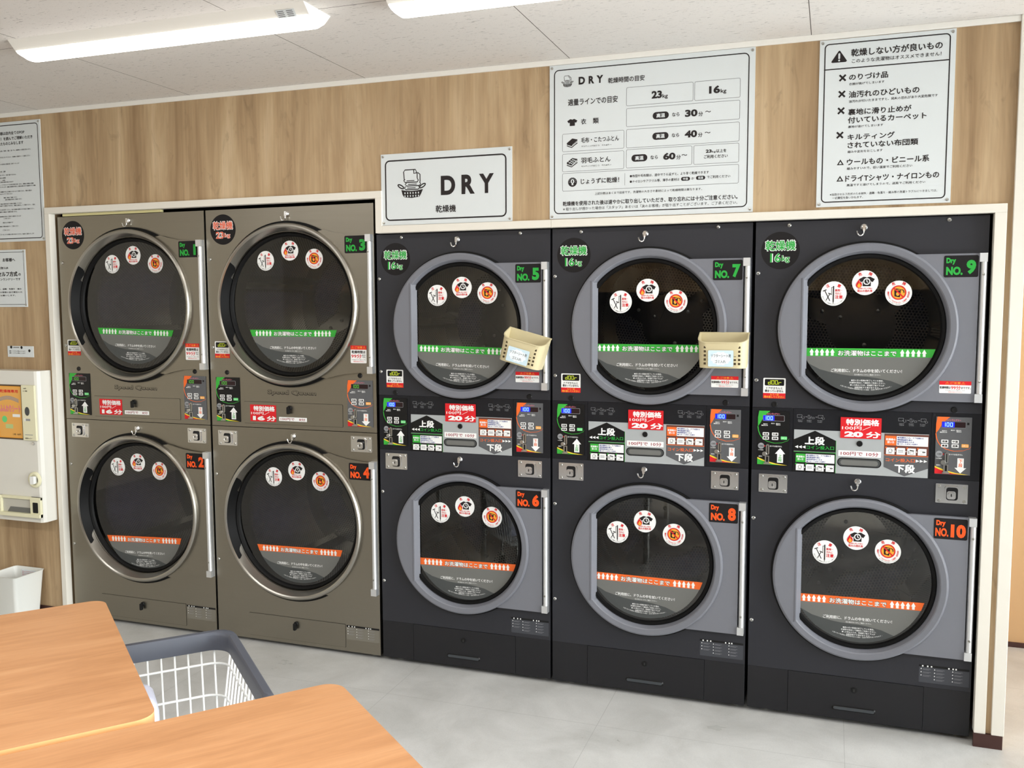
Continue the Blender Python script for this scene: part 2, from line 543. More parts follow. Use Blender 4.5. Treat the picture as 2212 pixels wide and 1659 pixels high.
# wall towards the street with its window; unseen wall opposite the dryers, pale and dark fields toned for their reflections
f = MB()
f.box(4.7, 4.8, -5.6, -4.9, 0, CZ, PLAIN); f.box(4.7, 4.8, 0.95, 1.25, 0, CZ, PLAIN)
f.box(4.7, 4.8, -4.9, 0.95, 0, 0.15, PLAIN); f.box(4.7, 4.8, -4.9, 0.95, 2.5, CZ, PLAIN); struct('wall_right', f)
f = MB()
f.box(-4.2, -0.6, -5.7, -5.6, 0, CZ, PLAIN); f.box(-0.6, 4.7, -5.7, -5.6, 1.75, CZ, WOOD); f.box(-0.6, 4.7, -5.7, -5.6, 0, 1.75, DARKGREY); struct('wall_front', f)
for nm, pl in (('window_1', [(4.72, 4.78, -4.9, -4.84), (4.72, 4.78, 0.89, 0.95), (4.72, 4.78, -3.0, -2.94), (4.72, 4.78, -1.06, -1.0)]),):
    f = MB()
    for a in pl:
        f.box(*a, 0.15, 2.5, LAMPBODY)
    f.box(4.72, 4.78, -4.9, 0.95, 0.15, 0.2, LAMPBODY); f.box(4.72, 4.78, -4.9, 0.95, 2.45, 2.5, LAMPBODY)
    w = struct(nm, f)
    g = MB(); g.box(4.748, 4.752, -4.84, 0.89, 0.2, 2.45, PANE); obj('window_pane', g, w)
# casing around the dryer opening
f = MB()
f.box(-1.850, -1.820, -0.032, 0.007, 0, 2.086, CREAM)
f.box(-1.850, 0.0435, -0.032, 0.007, 2.086, 2.117, CREAM)
f.box(0.012, 0.0435, -0.032, 0.007, 1.935, 2.086, CREAM)
f.box(0.0435, 0.8125, -0.032, 0.007, 1.935, 1.966, CREAM); f.box(0.8132, 2.4702, -0.032, 0.007, 1.935, 1.966, CREAM)
f.box(2.4318, 2.4702, -0.032, 0.007, 0.05, 1.935, CREAM)
struct('trim_1', f, 0.0015)
f = MB(); f.box(2.489, 2.530, -0.034, 0.03, 0.05, CZ, CREAM); struct('trim_2', f, 0.0015)
f = MB(); f.box(-4.2, 2.489, -0.03, WY, 2.579, 2.60, LAMPBODY); struct('trim_3', f, 0.0015)
f = MB(); f.box(-1.765, -1.16, 0.0, 0.02, 2.0735, 2.085, TAPE); struct('trim_4', f)
f = MB(); f.box(2.4302, 2.5262, -0.036, -0.02, 0, 0.05, BROWN); struct('baseboard_right', f)
f = MB(); f.box(-4.2, -1.85, -0.028, -0.02, 0, 0.05, BROWN); struct('baseboard_left', f)


# ------------------------------------------------------------------ stickers
def sticker_base(b, r):
    b.oval(0, 0, r, WHITE, 0.5)


def sharp_things():                                   # caution: nails and pens
    b = MB(); R = 0.0455; sticker_base(b, R); u = lambda x: x * R
    for ch, x, rot in (('注', -0.48, 0.5), ('意', 0.42, -0.45)):
        b.text(ch, u(x - 0.13), u(0.5), u(x + 0.13), u(0.76), RED, 2, 0.03, rot)
    b.stroke([(u(-0.68), u(0.22)), (u(-0.28), u(-0.60))], u(0.07), INK); b.stroke([(u(-0.84), u(0.20)), (u(-0.56), u(0.32))], u(0.08), INK)
    b.stroke([(u(-0.30), u(-0.02)), (u(-0.58), u(-0.56))], u(0.06), INK); b.stroke([(u(-0.42), u(0.04)), (u(-0.16), u(-0.06))], u(0.07), INK)
    b.rrect(u(-0.07), u(-0.70), u(0.03), u(0.62), u(0.03), INK); b.poly([(u(-0.06), u(-0.72)), (u(0.02), u(-0.72)), (u(-0.02), u(-0.86))], INK)
    b.rect(u(-0.19), u(-0.12), u(-0.15), u(0.52), INK); b.rect(u(-0.19), u(0.48), u(-0.06), u(0.52), INK)
    b.text('異物・', u(0.1), u(0.16), u(0.64), u(0.36), RED, 2, 0.02); b.text('汚れに', u(0.1), u(-0.1), u(0.62), u(0.1), RED, 2, 0.02)
    b.text('注意', u(0.1), u(-0.42), u(0.7), u(-0.14), RED, 2, 0.03)
    b.arc_text('釘やペンなどの異物が入らないようご注意ください', 0, 0, R * 0.87, -PI / 2, 0.115, R * 0.1, INK, inside=True)
    return b


def shirt(b, cx, cz, s, m, lay=1):
    P = [(-0.5, -0.62), (0.5, -0.62), (0.5, 0.02), (0.72, -0.1), (0.98, 0.3), (0.42, 0.62), (0.2, 0.6), (0, 0.5), (-0.2, 0.6), (-0.42, 0.62), (-0.98, 0.3), (-0.72, -0.1), (-0.5, 0.02)]
    b.poly([(cx + x * s, cz + z * s) for x, z in P], m, lay)


def flame(b, cx, cz, s, m, lay):
    P = [(0, -1), (0.45, -0.85), (0.66, -0.4), (0.6, 0.05), (0.35, 0.42), (0.3, 0.15), (0.12, 0.6), (0.1, 1.05), (-0.2, 0.6), (-0.5, 0.1), (-0.66, -0.4), (-0.45, -0.85)]
    b.poly([(cx + x * s, cz + z * s) for x, z in P], m, lay)


def fire_risk():                                      # danger: hot laundry may ignite
    b = MB(); R = 0.0455; sticker_base(b, R); u = lambda x: x * R
    for ch, x, rot in (('危', -0.40, 0.42), ('険', 0.40, -0.42)):
        b.text(ch, u(x - 0.13), u(0.56), u(x + 0.13), u(0.82), RED, 2, 0.03, rot)
    shirt(b, u(0.12), u(0.1), u(0.62), INK, 1)
    b.circ(u(0.12), u(0.1), u(0.27), u(0.08), WHITE, 2); b.stroke([(u(0.12), u(0.26)), (u(0.12), u(0.1)), (u(0.22), u(0.02))], u(0.06), WHITE, 2)
    flame(b, u(-0.48), u(-0.06), u(0.36), RED, 3); flame(b, u(-0.46), u(-0.18), u(0.21), AMBER, 4)
    b.text('乾燥後の熱い衣類は', u(-0.55), u(-0.52), u(0.55), u(-0.4), RED, 2, 0.01, res=1)
    b.text('発火の恐れ有', u(-0.58), u(-0.76), u(0.56), u(-0.56), RED, 2, 0.03)
    return b


def oil_ban():                                        # danger: no oily laundry
    b = MB(); R = 0.0455; sticker_base(b, R); u = lambda x: x * R
    for ch, x, rot in (('危', -0.40, 0.42), ('険', 0.40, -0.42)):
        b.text(ch, u(x - 0.12), u(0.62), u(x + 0.12), u(0.87), RED, 2, 0.03, rot)
    b.oval(0, u(0.04), u(0.53), AMBER, 1); b.circ(0, u(0.04), u(0.58), u(0.09), RED, 4)
    b.poly([(u(-0.30), u(-0.26)), (u(0.10), u(-0.34)), (u(0.18), u(0.30)), (u(-0.20), u(0.38)), (u(-0.32), u(0.22))], INK, 2)
    b.rect(u(-0.12), u(0.22), u(0.1), u(0.27), AMBER, 3); b.oval(u(-0.06), u(-0.06), u(0.12), AMBER, 3, u(0.16))
    b.stroke([(u(0.2), u(0.28)), (u(0.36), u(0.22)), (u(0.40), u(0.02))], u(0.07), INK, 2)
    b.stroke([(u(-0.38), u(0.42)), (u(0.38), u(-0.34))], u(0.1), RED, 4)
    b.arc_text('機械オイル・アロマオイル・工業用・食用油脂', 0, 0, R * 0.76, -PI / 2, 0.165, R * 0.14, RED, inside=True, bold=0.01)
    b.arc_text('油分の付着した衣類は乾燥しないでください', 0, 0, R * 0.9, -PI / 2, 0.085, R * 0.07, INK, inside=True)
    return b


def up_arrow(b, x, z, w, h, m, lay):
    b.poly([(x - w * 0.28, z), (x + w * 0.28, z), (x + w * 0.28, z + h * 0.45), (x + w * 0.5, z + h * 0.45), (x, z + h), (x - w * 0.5, z + h * 0.45), (x - w * 0.28, z + h * 0.45)], m, lay)


def fill_line(col):
    """half-disc sticker at the bottom of the door glass; origin is the door centre"""
    def fn():
        b = MB(); R = 0.241; t = -0.067; u_ = -0.098
        arc = lambda z0, r=R: math.asin(z0 / r)
        a0 = arc(u_); n = 30
        low = [(R * math.cos(PI - a0 + (PI + 2 * a0) * i / n), R * math.sin(PI - a0 + (PI + 2 * a0) * i / n)) for i in range(n + 1)]
        b.poly(low, STKGREY, 0.5)
        xt = R * math.cos(arc(t)) + 0.001; xb = R * math.cos(a0) + 0.001
        b.poly([(-xb, u_), (xb, u_), (xt, t), (-xt, t)], col, 1)
        # dark wave
        wv = [(-0.203, -0.127), (-0.165, -0.147), (-0.128, -0.157), (-0.09, -0.165), (-0.056, -0.1695), (0.0, -0.172), (0.034, -0.176), (0.085, -0.186), (0.129, -0.2035)]
        w0, w1 = math.atan2(-0.2035, 0.129), math.atan2(-0.127, -0.203)
        rim = [(R * math.cos(w0 + (w1 - w0) * i / 20), R * math.sin(w0 + (w1 - w0) * i / 20)) for i in range(21)]
        b.poly(wv[::-1] + [] + [] if False else wv + rim, STKDARK, 1)
        for k in range(5):
            for s in (-1, 1):
                up_arrow(b, s * (0.121 + 0.0185 * k), -0.0955, 0.0165, 0.0265, WHITE, 2)
        b.text('お洗濯物はここまで', -0.102, -0.0955, 0.102, -0.0745, STKDARK, 2, 0.06)
        b.text('お洗濯物はここまで', -0.101, -0.0945, 0.101, -0.0755, WHITE, 3, 0.025)
        b.text('ご利用前に、ドラムの中を拭いてください！', -0.124, -0.1565, 0.122, -0.1435, WHITE, 2, 0.02)
        b.text('忘れ物がないかもご確認ください。', -0.042, -0.168, 0.05, -0.162, WHITE, 2, res=1)
        L = ['●前の方の乾燥が終了している場合、', '洗濯物を取出して機械をご利用ください。', '●しわ防止のため、乾燥終了後ドラムが', '自動回転する事があります。']
        for i, s in enumerate(L):
            z = -0.1865 - i * 0.0088
            w = 0.0033 * len(s)
            b.text(s, 0.004 - w, z - 0.0032, 0.004 + w, z + 0.0032, WHITE, 2, 0.01, res=1)
        b.arc_text('＊前の方の洗濯物に破損等が生じた場合、当店は責任を負いかねます。', 0.0, 0.06, 0.281, -PI / 2, 0.0205, 0.0052, WHITE, 2, inside=True)
        return b
    return fn


def number_plate(txt, col):
    def fn():
        b = MB(); w, h = 0.112, 0.077
        b.rrect(-w / 2, -h / 2, w / 2, h / 2, 0.006, DARKDISC, 0.5)
        X = lambda v: -w / 2 + v * w
        Z = lambda v: h / 2 - v * h
        b.text('Dry', X(0.07), Z(0.42), X(0.35), Z(0.10), col, 1, 0.06)
        if len(txt) == 1:
            b.text('NO.', X(0.07), Z(0.90), X(0.55), Z(0.51), col, 1, 0.055)
            b.text(txt, X(0.76 if txt == '1' else 0.655), Z(0.87), X(0.885 if txt == '1' else 0.93), Z(0.21), col, 1, 0.055)
        else:
            b.text('NO.', X(0.05), Z(0.88), X(0.44), Z(0.47), col, 1, 0.045)
            b.text(txt, X(0.505), Z(0.90), X(0.95), Z(0.26), col, 1, 0.055)
        return b
    return fn


def caution_wide():
    b = MB(); w, h = 0.104, 0.044
    b.rrect(-w / 2, -h / 2, w / 2, h / 2, 0.003, WHITE, 0.5); b.rect(-w / 2, 0.008, w / 2, h / 2, RED, 1)
    b.text('⚠ご注意⚠', -0.032, 0.0105, 0.032, 0.0195, AMBER, 2, 0.01)
    b.text('乾燥時間は', -0.050, -0.006, -0.015, 0.003, INK, 2, 0.03); b.text('99分', -0.013, -0.0085, 0.018, 0.0055, RED, 2, 0.02)
    b.text('までです。', 0.02, -0.006, 0.05, 0.002, INK, 2, 0.02)
    b.text('それ以上コイン投入しても', -0.032, -0.0135, 0.032, -0.0098, INK, 2, res=1); b.text('時間は追加されません！', -0.022, -0.0195, 0.026, -0.0155, RED, 2, res=1)
    return b


def caution_tall():
    b = MB(); w, h = 0.080, 0.079
    b.rrect(-w / 2, -h / 2, w / 2, h / 2, 0.004, WHITE, 0.5); b.rect(-w / 2, 0.021, w / 2, h / 2, RED, 1)
    b.text('⚠ご注意⚠', -0.036, 0.0245, 0.036, 0.036, AMBER, 2, 0.01)
    b.text('乾燥時間は', -0.034, 0.004, 0.034, 0.017, INK, 2, 0.03); b.text('99分', -0.036, -0.017, 0.016, 0.001, RED, 2, 0.02)
    b.text('まで', 0.019, -0.007, 0.034, -0.0005, INK, 2, 0.03, res=1); b.text('です。', 0.019, -0.016, 0.036, -0.009, INK, 2, 0.03, res=1)
    b.text('それ以上コイン投入しても', -0.034, -0.027, 0.036, -0.0215, INK, 2, res=1); b.text('時間は追加されません', -0.026, -0.035, 0.026, -0.029, RED, 2, res=1)
    return b


def seg(b, ch, x, z, w, h, m, lay):
    """seven-segment figure"""
    S = {'d': 'bcdeg', '0': 'abcdef', 'r': 'eg', '1': 'bc', 'O': 'cdeg'}[ch]
    t = w * 0.2; mid = z + h / 2
    R = {'a': (x, z + h - t, x + w, z + h), 'b': (x + w - t, mid, x + w, z + h), 'c': (x + w - t, z, x + w, mid), 'd': (x, z, x + w, z + t),
         'e': (x, z, x + t, mid), 'f': (x, mid, x + t, z + h), 'g': (x, mid - t / 2, x + w, mid + t / 2)}
    for k in S:
        b.rect(*R[k], m, lay)


def door_sticker():
    b = MB(); w, h = 0.083, 0.079
    b.rrect(-w / 2, -h / 2, w / 2, h / 2, 0.004, WHITE, 0.5); b.rrect(-0.036, 0.010, 0.036, 0.035, 0.004, BLK, 1)
    for ch, x in (('d', -0.024), ('0', -0.011), ('0', 0.002), ('r', 0.015)):
        seg(b, ch, x, 0.0145, 0.0105, 0.0165, LIMEDIGIT, 2)
    b.text('ドアがきちんと', -0.030, -0.004, 0.030, 0.005, INK, 2, 0.02); b.text('閉まっていません', -0.034, -0.0155, 0.034, -0.0062, INK, 2, 0.03)
    b.rect(-w / 2, -h / 2, w / 2, -0.019, RED, 1)
    b.text('もう一度', -0.015, -0.0278, 0.017, -0.0208, AMBER, 2, 0.02); b.text('閉め直してください', -0.037, -0.0375, 0.037, -0.0292, AMBER, 2, 0.03)
    return b


def capacity(kg, col):
    def fn():
        b = MB(); b.oval(0, 0, 0.0705, DARKDISC, 0.5, n=64)
        s = 0.054
        b.text('乾燥機', -s - 0.0015, -0.0005, s + 0.0015, 0.0385, WHITE, 1, 0.055); b.text('乾燥機', -s, 0.001, s, 0.037, col, 2, 0.022)
        if kg == '16':
            b.text(kg, -0.037, -0.0445, 0.0025, -0.0095, WHITE, 1, 0.07); b.text(kg, -0.036, -0.0435, 0.0015, -0.0105, col, 2, 0.02)
            b.text('kg', 0.005, -0.0475, 0.035, -0.0185, WHITE, 1, 0.07); b.text('kg', 0.006, -0.0465, 0.034, -0.0195, col, 2, 0.02)
        else:
            b.text(kg, -0.040, -0.0425, 0.004, -0.0095, WHITE, 1, 0.07); b.text(kg, -0.039, -0.0415, 0.003, -0.0105, col, 2, 0.02)
            b.text('kg', 0.007, -0.0425, 0.041, -0.0165, WHITE, 1, 0.07); b.text('kg', 0.008, -0.0415, 0.040, -0.0175, col, 2, 0.02)
        return b
    return fn


def spec_label(dark):
    def fn():
        b = MB(); w, h = 0.170, 0.068
        b.rect(-w / 2, -h / 2, w / 2, h / 2, MATS['spec_grey'] if dark else MATS['spec_tan'], 0.5)
        b.rect(-w / 2, h / 2 - 0.0085, w / 2, h / 2, BLK, 1)
        for x in (-0.075, -0.058, -0.045, 0.014, 0.028, 0.038):
            b.rect(x, h / 2 - 0.0075, x + 0.005, h / 2 - 0.002, WHITE, 2)
        for k, (x, n) in enumerate(((-0.080, 3), (-0.034, 4), (0.027, 4))):
            for i in range(n):
                z = h / 2 - 0.017 - 0.0125 * i
                b.poly([(x, z), (x + 0.005, z), (x + 0.0025, z + 0.0045)], WHITE, 2)
                b.rect(x + 0.008, z + 0.0015, x + 0.036, z + 0.0023, LINEGREY, 2); b.rect(x + 0.008, z - 0.002, x + 0.03, z - 0.0012, LINEGREY, 2)
        return b
    return fn


mat('spec_grey', (66, 68, 74), 0.4); mat('spec_tan', (120, 116, 106), 0.35)


def price(mins):
    def fn():
        b = MB(); w, h = 0.143, 0.079
        b.rrect(-w / 2, -h / 2, w / 2, h / 2, 0.001, RED, 0.5)
        X = lambda v: -w / 2 + v * w
        b.text('特別価格', X(0.14), 0.0105, X(0.94), 0.033, WHITE, 1, 0.045)
        b.text('100円／', X(0.04), -0.0075, X(0.74), 0.0065, WHITE, 1, 0.02)
        b.text(mins, X(0.10), -0.0345, X(0.56), -0.0135, WHITE, 1, 0.06); b.text('分', X(0.64), -0.0345, X(0.98), -0.0135, WHITE, 1, 0.05)
        return b
    return fn


def per100(t, w, h):
    def fn():
        b = MB(); b.rrect(-w / 2, -h / 2, w / 2, h / 2, 0.0015, WHITE, 0.5)
        b.text(t, -w * 0.44, -h * 0.32, w * 0.44, h * 0.32, MATS['maroon_print'], 1, 0.02)
        return b
    return fn


mat('maroon_print', (150, 40, 60), 0.5)


def control_face(up, lcd):
    """printed control panel, 0.1175 x 0.2115 m, origin bottom corner towards the hinge-free side"""
    def fn():
        b = MB(); w, h = 0.1175, 0.2113
        base, sw, btn, low = (BLK, GREEN, MINT, GREEN) if up else (PANELGREY, ORANGE, PEACH, RED)
        b.prism([(0, 0), (w, 0), (w, h), (0, h)], 0.0, 0.002, base)
        b.poly([(0.004, h), (0.046, h), (0.033, 0.2), (0.02, 0.185), (0.009, 0.163), (0.0, 0.15), (0.0, 0.185)], sw, 1)
        cv = [(0.0, 0.15), (0.003, 0.132), (0.009, 0.117), (0.018, 0.104), (0.035, 0.093), (0.062, 0.0865), (0.09, 0.089), (0.112, 0.098), (0.117, 0.106)]
        for i in range(len(cv) - 1):
            b.stroke(cv[i:i + 2], 0.0034 - 0.00035 * i, sw, 1)
        b.text('コインランドリー', 0.033, 0.197, 0.081, 0.2035, PINK, 2, 0.03, res=1)
        b.rrect(0.018, 0.172, 0.0985, 0.195, 0.003, MIDGREY if not up else LINEGREY, 1); b.rrect(0.0192, 0.1733, 0.0972, 0.1937, 0.002, LCDDARK, 2)
        if lcd == 'blue':
            b.rrect(0.0197, 0.1738, 0.061, 0.1932, 0.002, LCDBLUE, 3)
        dc = DIGIT if lcd == 'blue' else LCDGREEN
        for k, ch in enumerate('100'):
            seg(b, ch, 0.0225 + 0.012 * k, 0.1765, 0.0085, 0.0145, dc, 4)
        if not up:
            b.rect(0.102, 0.184, 0.109, 0.1925, BLK, 2)
        for x0, x1, z in ((0.02, 0.036, 0.158), (0.013, 0.037, 0.1525), (0.049, 0.063, 0.161), (0.067, 0.083, 0.161), (0.068, 0.084, 0.156)):
            b.text('運転表示中', x0, z, x1, z + 0.0042, WHITE, 2, 0.02, res=1)
        for i in range(2):
            for j in range(2):
                x, z = 0.0187 + 0.0345 * i, 0.1152 - 0.0158 * j
                b.rrect(x, z, x + 0.0235, z + 0.0125, 0.002, WHITE, 2)
                b.text('低温' if i == 0 and j == 0 else '高温' if i == 0 else '中温' if j == 0 else '送風', x + 0.003, z + 0.0028, x + 0.0205, z + 0.0098, INK, 3, 0.04)
        b.rrect(0.086, 0.1015, 0.1095, 0.1138, 0.002, btn, 2); b.text('スタート', 0.089, 0.105, 0.1065, 0.110, WHITE, 3, 0.02, res=1)
        b.oval(0.0135, 0.0742, 0.0118, LINEGREY, 1); b.text('100', 0.0065, 0.0708, 0.0205, 0.0778, STKDARK, 2, 0.02)
        b.poly([(0.0255, 0.0705), (0.0305, 0.0742), (0.0255, 0.078)], RED, 1); b.text('100円硬貨', 0.003, 0.0565, 0.0225, 0.060, WHITE, 2, 0.02, res=1)
        b.text('おつりは出ません', 0.046, 0.0715, 0.091, 0.0775, WHITE, 2, 0.02, res=1)
        b.text('返却口', 0.005, 0.031, 0.018, 0.036, WHITE, 2, 0.02, res=1)
        if up:
            b.poly([(0.074, 0.0112), (0.096, 0.0112), (0.096, 0.0455), (0.1035, 0.0455), (0.085, 0.0685), (0.0655, 0.0455), (0.074, 0.0455)], WHITE, 1)
            tt, tc, oz = '上段', GREEN, 0.0
        else:
            b.poly([(0.0745, 0.0615), (0.0745, 0.0262), (0.0655, 0.0262), (0.085, 0.006), (0.1045, 0.0262), (0.0955, 0.0262), (0.0955, 0.0615)], WHITE, 1)
            tt, tc, oz = '下段', ORANGE, 0.0135
        b.text(tt[0], 0.0785, 0.0308 + oz, 0.0915, 0.0438 + oz, tc, 2, 0.02); b.text(tt[1], 0.0785, 0.0155 + oz, 0.0915, 0.029 + oz, tc, 2, 0.02)
        b.poly([(0, 0.0018), (0.1125, 0.0018), (0.07, 0.007), (0.035, 0.0155), (0.015, 0.0235), (0, 0.0295)], YELLOW, 1)
        b.poly([(0, 0.0018), (0.09, 0.0018), (0.06, 0.0045), (0.033, 0.0115), (0.013, 0.0185), (0, 0.0245)], low, 2)
        return b
    return fn


def coin_slot():
    b = MB(); b.prism(rr(0.0318, 0.041, 0.0445, 0.082, 0.006), -0.006, 0, SCREW); b.prism(rr(0.0365, 0.046, 0.0398, 0.077, 0.001), -0.0065, -0.005, BLK)
    b.knob(0.0268, 0.0446, 0.0085, -0.012, 0, SCREW)
    b.prism(rr(0.0285, 0.007, 0.0445, 0.037, 0.002), -0.004, 0, SCREW); b.prism(rr(0.0335, 0.0125, 0.0405, 0.034, 0.002), -0.0045, -0.003, BLK)
    b.prism(rr(0.024, 0.004, 0.049, 0.009, 0.001), -0.009, 0, SCREW)
    return b


def lock_plate():
    b = MB(); w, h = 0.1065, 0.0715
    b.prism(rr(-w / 2, -h / 2, w / 2, h / 2, 0.002), -0.003, 0, CHROME)
    o = rr(-0.024, -0.029, 0.026, 0.029, 0.012); i1 = rr(-0.0185, -0.0235, 0.0205, 0.0235, 0.009); n = len(o)
    for (a, ya), (c, yc) in (((o, -0.003), (o, -0.008)), ((o, -0.008), (i1, -0.008)), ((i1, -0.008), (i1, -0.0035))):
        b.add([(x, ya, z) for x, z in a] + [(x, yc, z) for x, z in c], [(k, (k + 1) % n, (k + 1) % n + n, k + n) for k in range(n)], CHROME, True)
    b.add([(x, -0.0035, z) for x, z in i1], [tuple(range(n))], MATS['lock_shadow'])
    return b


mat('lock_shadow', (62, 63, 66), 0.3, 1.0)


def lock_core():
    b = MB(); b.prism(rr(-0.015, -0.015, 0.015, 0.015, 0.008), -0.010, 0, CHROME, True)
    b.lathe(0, 0, [(0.0115, -0.010), (0.0115, -0.013), (0.009, -0.013), (0.0085, -0.011), (0.0001, -0.011)], CHROME, 24)
    b.rect(-0.0015, -0.005, 0.0015, 0.005, BLK, 0.012 / LAY)
    return b


def bolt():
    b = MB(); b.lathe(0, 0, [(0.0055, 0), (0.0055, -0.002), (0.004, -0.0035), (0.0001, -0.004)], SCREW, 14)
    return b


def screw():
    b = MB(); b.lathe(0, 0, [(0.0075, 0), (0.007, -0.003), (0.0045, -0.0055), (0.0001, -0.006)], SCREW, 16); b.rect(-0.004, -0.0006, 0.004, 0.0006, BLK, 0.0061 / LAY)
    return b


def hook(flip):
    def fn():
        s = -1 if flip else 1
        b = MB(); b.lathe(0, 0, [(0.0125, 0), (0.0125, -0.004), (0.009, -0.008), (0.0001, -0.010)], CHROME, 20)
        b.prism(rr(-0.005, -0.014, 0.005, 0.010, 0.003), -0.016, -0.006, CHROME)
        P = [(0, -0.013, 0.004)] + [(0, -0.014, -0.012)]
        P += [(s * -0.011 + s * 0.011 * math.cos(a), -0.016, -0.018 - 0.013 * math.sin(a)) for a in [PI * i / 8 for i in range(8)]]
        P += [(s * -0.024, -0.018, -0.013)]
        b.tube(P, 0.0027, CHROME, 8)
        return b
    return fn


# ------------------------------------------------------------------ dryers
def plate_hole(b, x0, x1, z0, z1, cx, cz, r, y, depth, m, n=96):
    cs = [math.atan2(z - cz, x - cx) % (2 * PI) for x, z in ((x0, z0), (x1, z0), (x1, z1), (x0, z1))]
    A = sorted(set([2 * PI * i / n for i in range(n)] + cs))
    out = []
    for a in A:
        c, s_ = math.cos(a), math.sin(a)
        t = min([(x1 - cx) / c if c > 1e-9 else 9e9, (x0 - cx) / c if c < -1e-9 else 9e9, (z1 - cz) / s_ if s_ > 1e-9 else 9e9, (z0 - cz) / s_ if s_ < -1e-9 else 9e9])
        out.append((cx + c * t, cz + s_ * t))
    inn = [(cx + r * math.cos(a), cz + r * math.sin(a)) for a in A]; k = len(A)
    b.add([(x, y, z) for x, z in inn] + [(x, y, z) for x, z in out], [(i, i + k, (i + 1) % k + k, (i + 1) % k) for i in range(k)], m)
    b.add([(x, y, z) for x, z in inn] + [(x, y + depth, z) for x, z in inn], [(i, (i + 1) % k, (i + 1) % k + k, i + k) for i in range(k)], m, True)
    q = [(x0, z0), (x1, z0), (x1, z1), (x0, z1)]
    b.add([(x, y, z) for x, z in q] + [(x, y + depth, z) for x, z in q], [(i, i + 4, (i + 1) % 4 + 4, (i + 1) % 4) for i in range(4)], m)


def drum_fn(r, y0, y1, ro):
    def fn():
        b = MB(); n = 96
        b.lathe(0, 0, [(r, y0), (r, y1)], PERF, n)
        b.lathe(0, 0, [(ro, 0.022), (ro + 0.004, y0), (r, y0), (r, y0 - 0.001)], RUBBER, n)
        b.lathe(0, 0, [(r, y1), (r * 0.80, y1 - 0.004)], DRUMBACK, n); b.lathe(0, 0, [(r * 0.80, y1 - 0.004), (r * 0.42, y1 - 0.010)], PERF, n); b.disc(0, 0, r * 0.42, y1 - 0.010, DRUMBACK, n)
        for k in range(3):                                            # lifting ribs, and the smooth spokes of the back with their bolts
            a = PI / 2 + 0.5 + 2 * PI * k / 3; c, s = math.cos(a), math.sin(a)
            pts = [(-0.04, 0), (0.04, 0), (0.016, -0.06), (-0.016, -0.06)]
            v = [((r - 0.001 + q) * c - p * s, y, (r - 0.001 + q) * s + p * c) for y in (y0 + 0.02, y1 - 0.01) for p, q in pts]
            b.add(v, [(0, 4, 7, 3), (3, 7, 6, 2), (2, 6, 5, 1), (0, 3, 2, 1), (4, 5, 6, 7)], DRUMBACK)
            a += 0.8; c, s = math.cos(a), math.sin(a)
            v = [(q * c - p * s, y1 - 0.014, q * s + p * c) for p, q in ((-0.055, 0.06), (0.055, 0.06), (0.035, r - 0.02), (-0.035, r - 0.02))]
            b.add(v, [(0, 1, 2, 3)], DRUMBACK)
            for q in (0.09, 0.17, 0.25):
                b.lathe(q * c, q * s, [(0.009, y1 - 0.0142), (0.008, y1 - 0.021), (0.0001, y1 - 0.022)], SCREW, 12)
        return b
    return fn


def set_uv_drum(me, r):
    uv = me.uv_layers.new(name='metres')
    for p in me.polygons:
        front = abs(p.normal.y) > 0.8
        for li in p.loop_indices:
            c = me.vertices[me.loops[li].vertex_index].co
            if front:
                uv.data[li].uv = (c.x, c.z)
            else:
                a = math.atan2(c.z, c.x)
                pc = math.atan2(p.center.z, p.center.x)
                while a - pc > PI:
                    a -= 2 * PI
                while a - pc < -PI:
                    a += 2 * PI
                uv.data[li].uv = (a * r, c.y)


def drum(parent, key, cx, cz, r, y0, y1, ro):
    k = 'drum' + key
    if k not in CACHE:
        CACHE[k] = drum_fn(r, y0, y1, ro)().mesh('drum'); set_uv_drum(CACHE[k], r)
    return obj('drum', CACHE[k], parent, (cx, 0, cz), rot=random.random() * 2)


def arcpts(r, a0, a1, n):
    return [(r * math.cos(a0 + (a1 - a0) * i / n), r * math.sin(a0 + (a1 - a0) * i / n)) for i in range(n + 1)]


def grey_door():
    b = MB()
    b.lathe(0, 0, [(0.311, -0.012), (0.311, -0.025), (0.3085, -0.030), (0.303, -0.0325), (0.285, -0.031), (0.281, -0.028), (0.2735, -0.007), (0.2715, -0.002)], DOORGREY, 128)
    # flat pull on the opening side: chord plate and its folded lip
    x = -0.2215; h = 0.184; a = math.acos(x / 0.2835)
    P = arcpts(0.3015, a, 2 * PI - a, 24)
    b.prism([(x, math.sin(-a) * 0.2835)] + [(x, math.sin(a) * 0.2835)] + P, -0.0330, -0.027, DOORGREY)
    b.prism([(x - 0.004, -h), (x + 0.001, -h), (x + 0.001, h), (x - 0.004, h)], -0.035, -0.028, DOORGREY)
    b.add([(x, -0.034, -h), (x, -0.034, h), (x + 0.0165, -0.005, h), (x + 0.0165, -0.005, -h)], [(0, 1, 2, 3)], DOORGREY)
    b.add([(x, -0.034, h), (x + 0.0165, -0.005, h), (x - 0.03, -0.006, h - 0.001)], [(0, 1, 2)], DOORGREY)
    b.add([(x, -0.034, -h), (x + 0.0165, -0.005, -h), (x - 0.03, -0.006, -h + 0.001)], [(0, 1, 2)], DOORGREY)
    # hinge plate
    t = math.asin(0.265 / 0.297)
    b.prism(arcpts(0.297, -t, t, 30)[::-1] + [(0.370, -0.265), (0.370, 0.265)], -0.022, -0.006, DOORGREY)
    return b


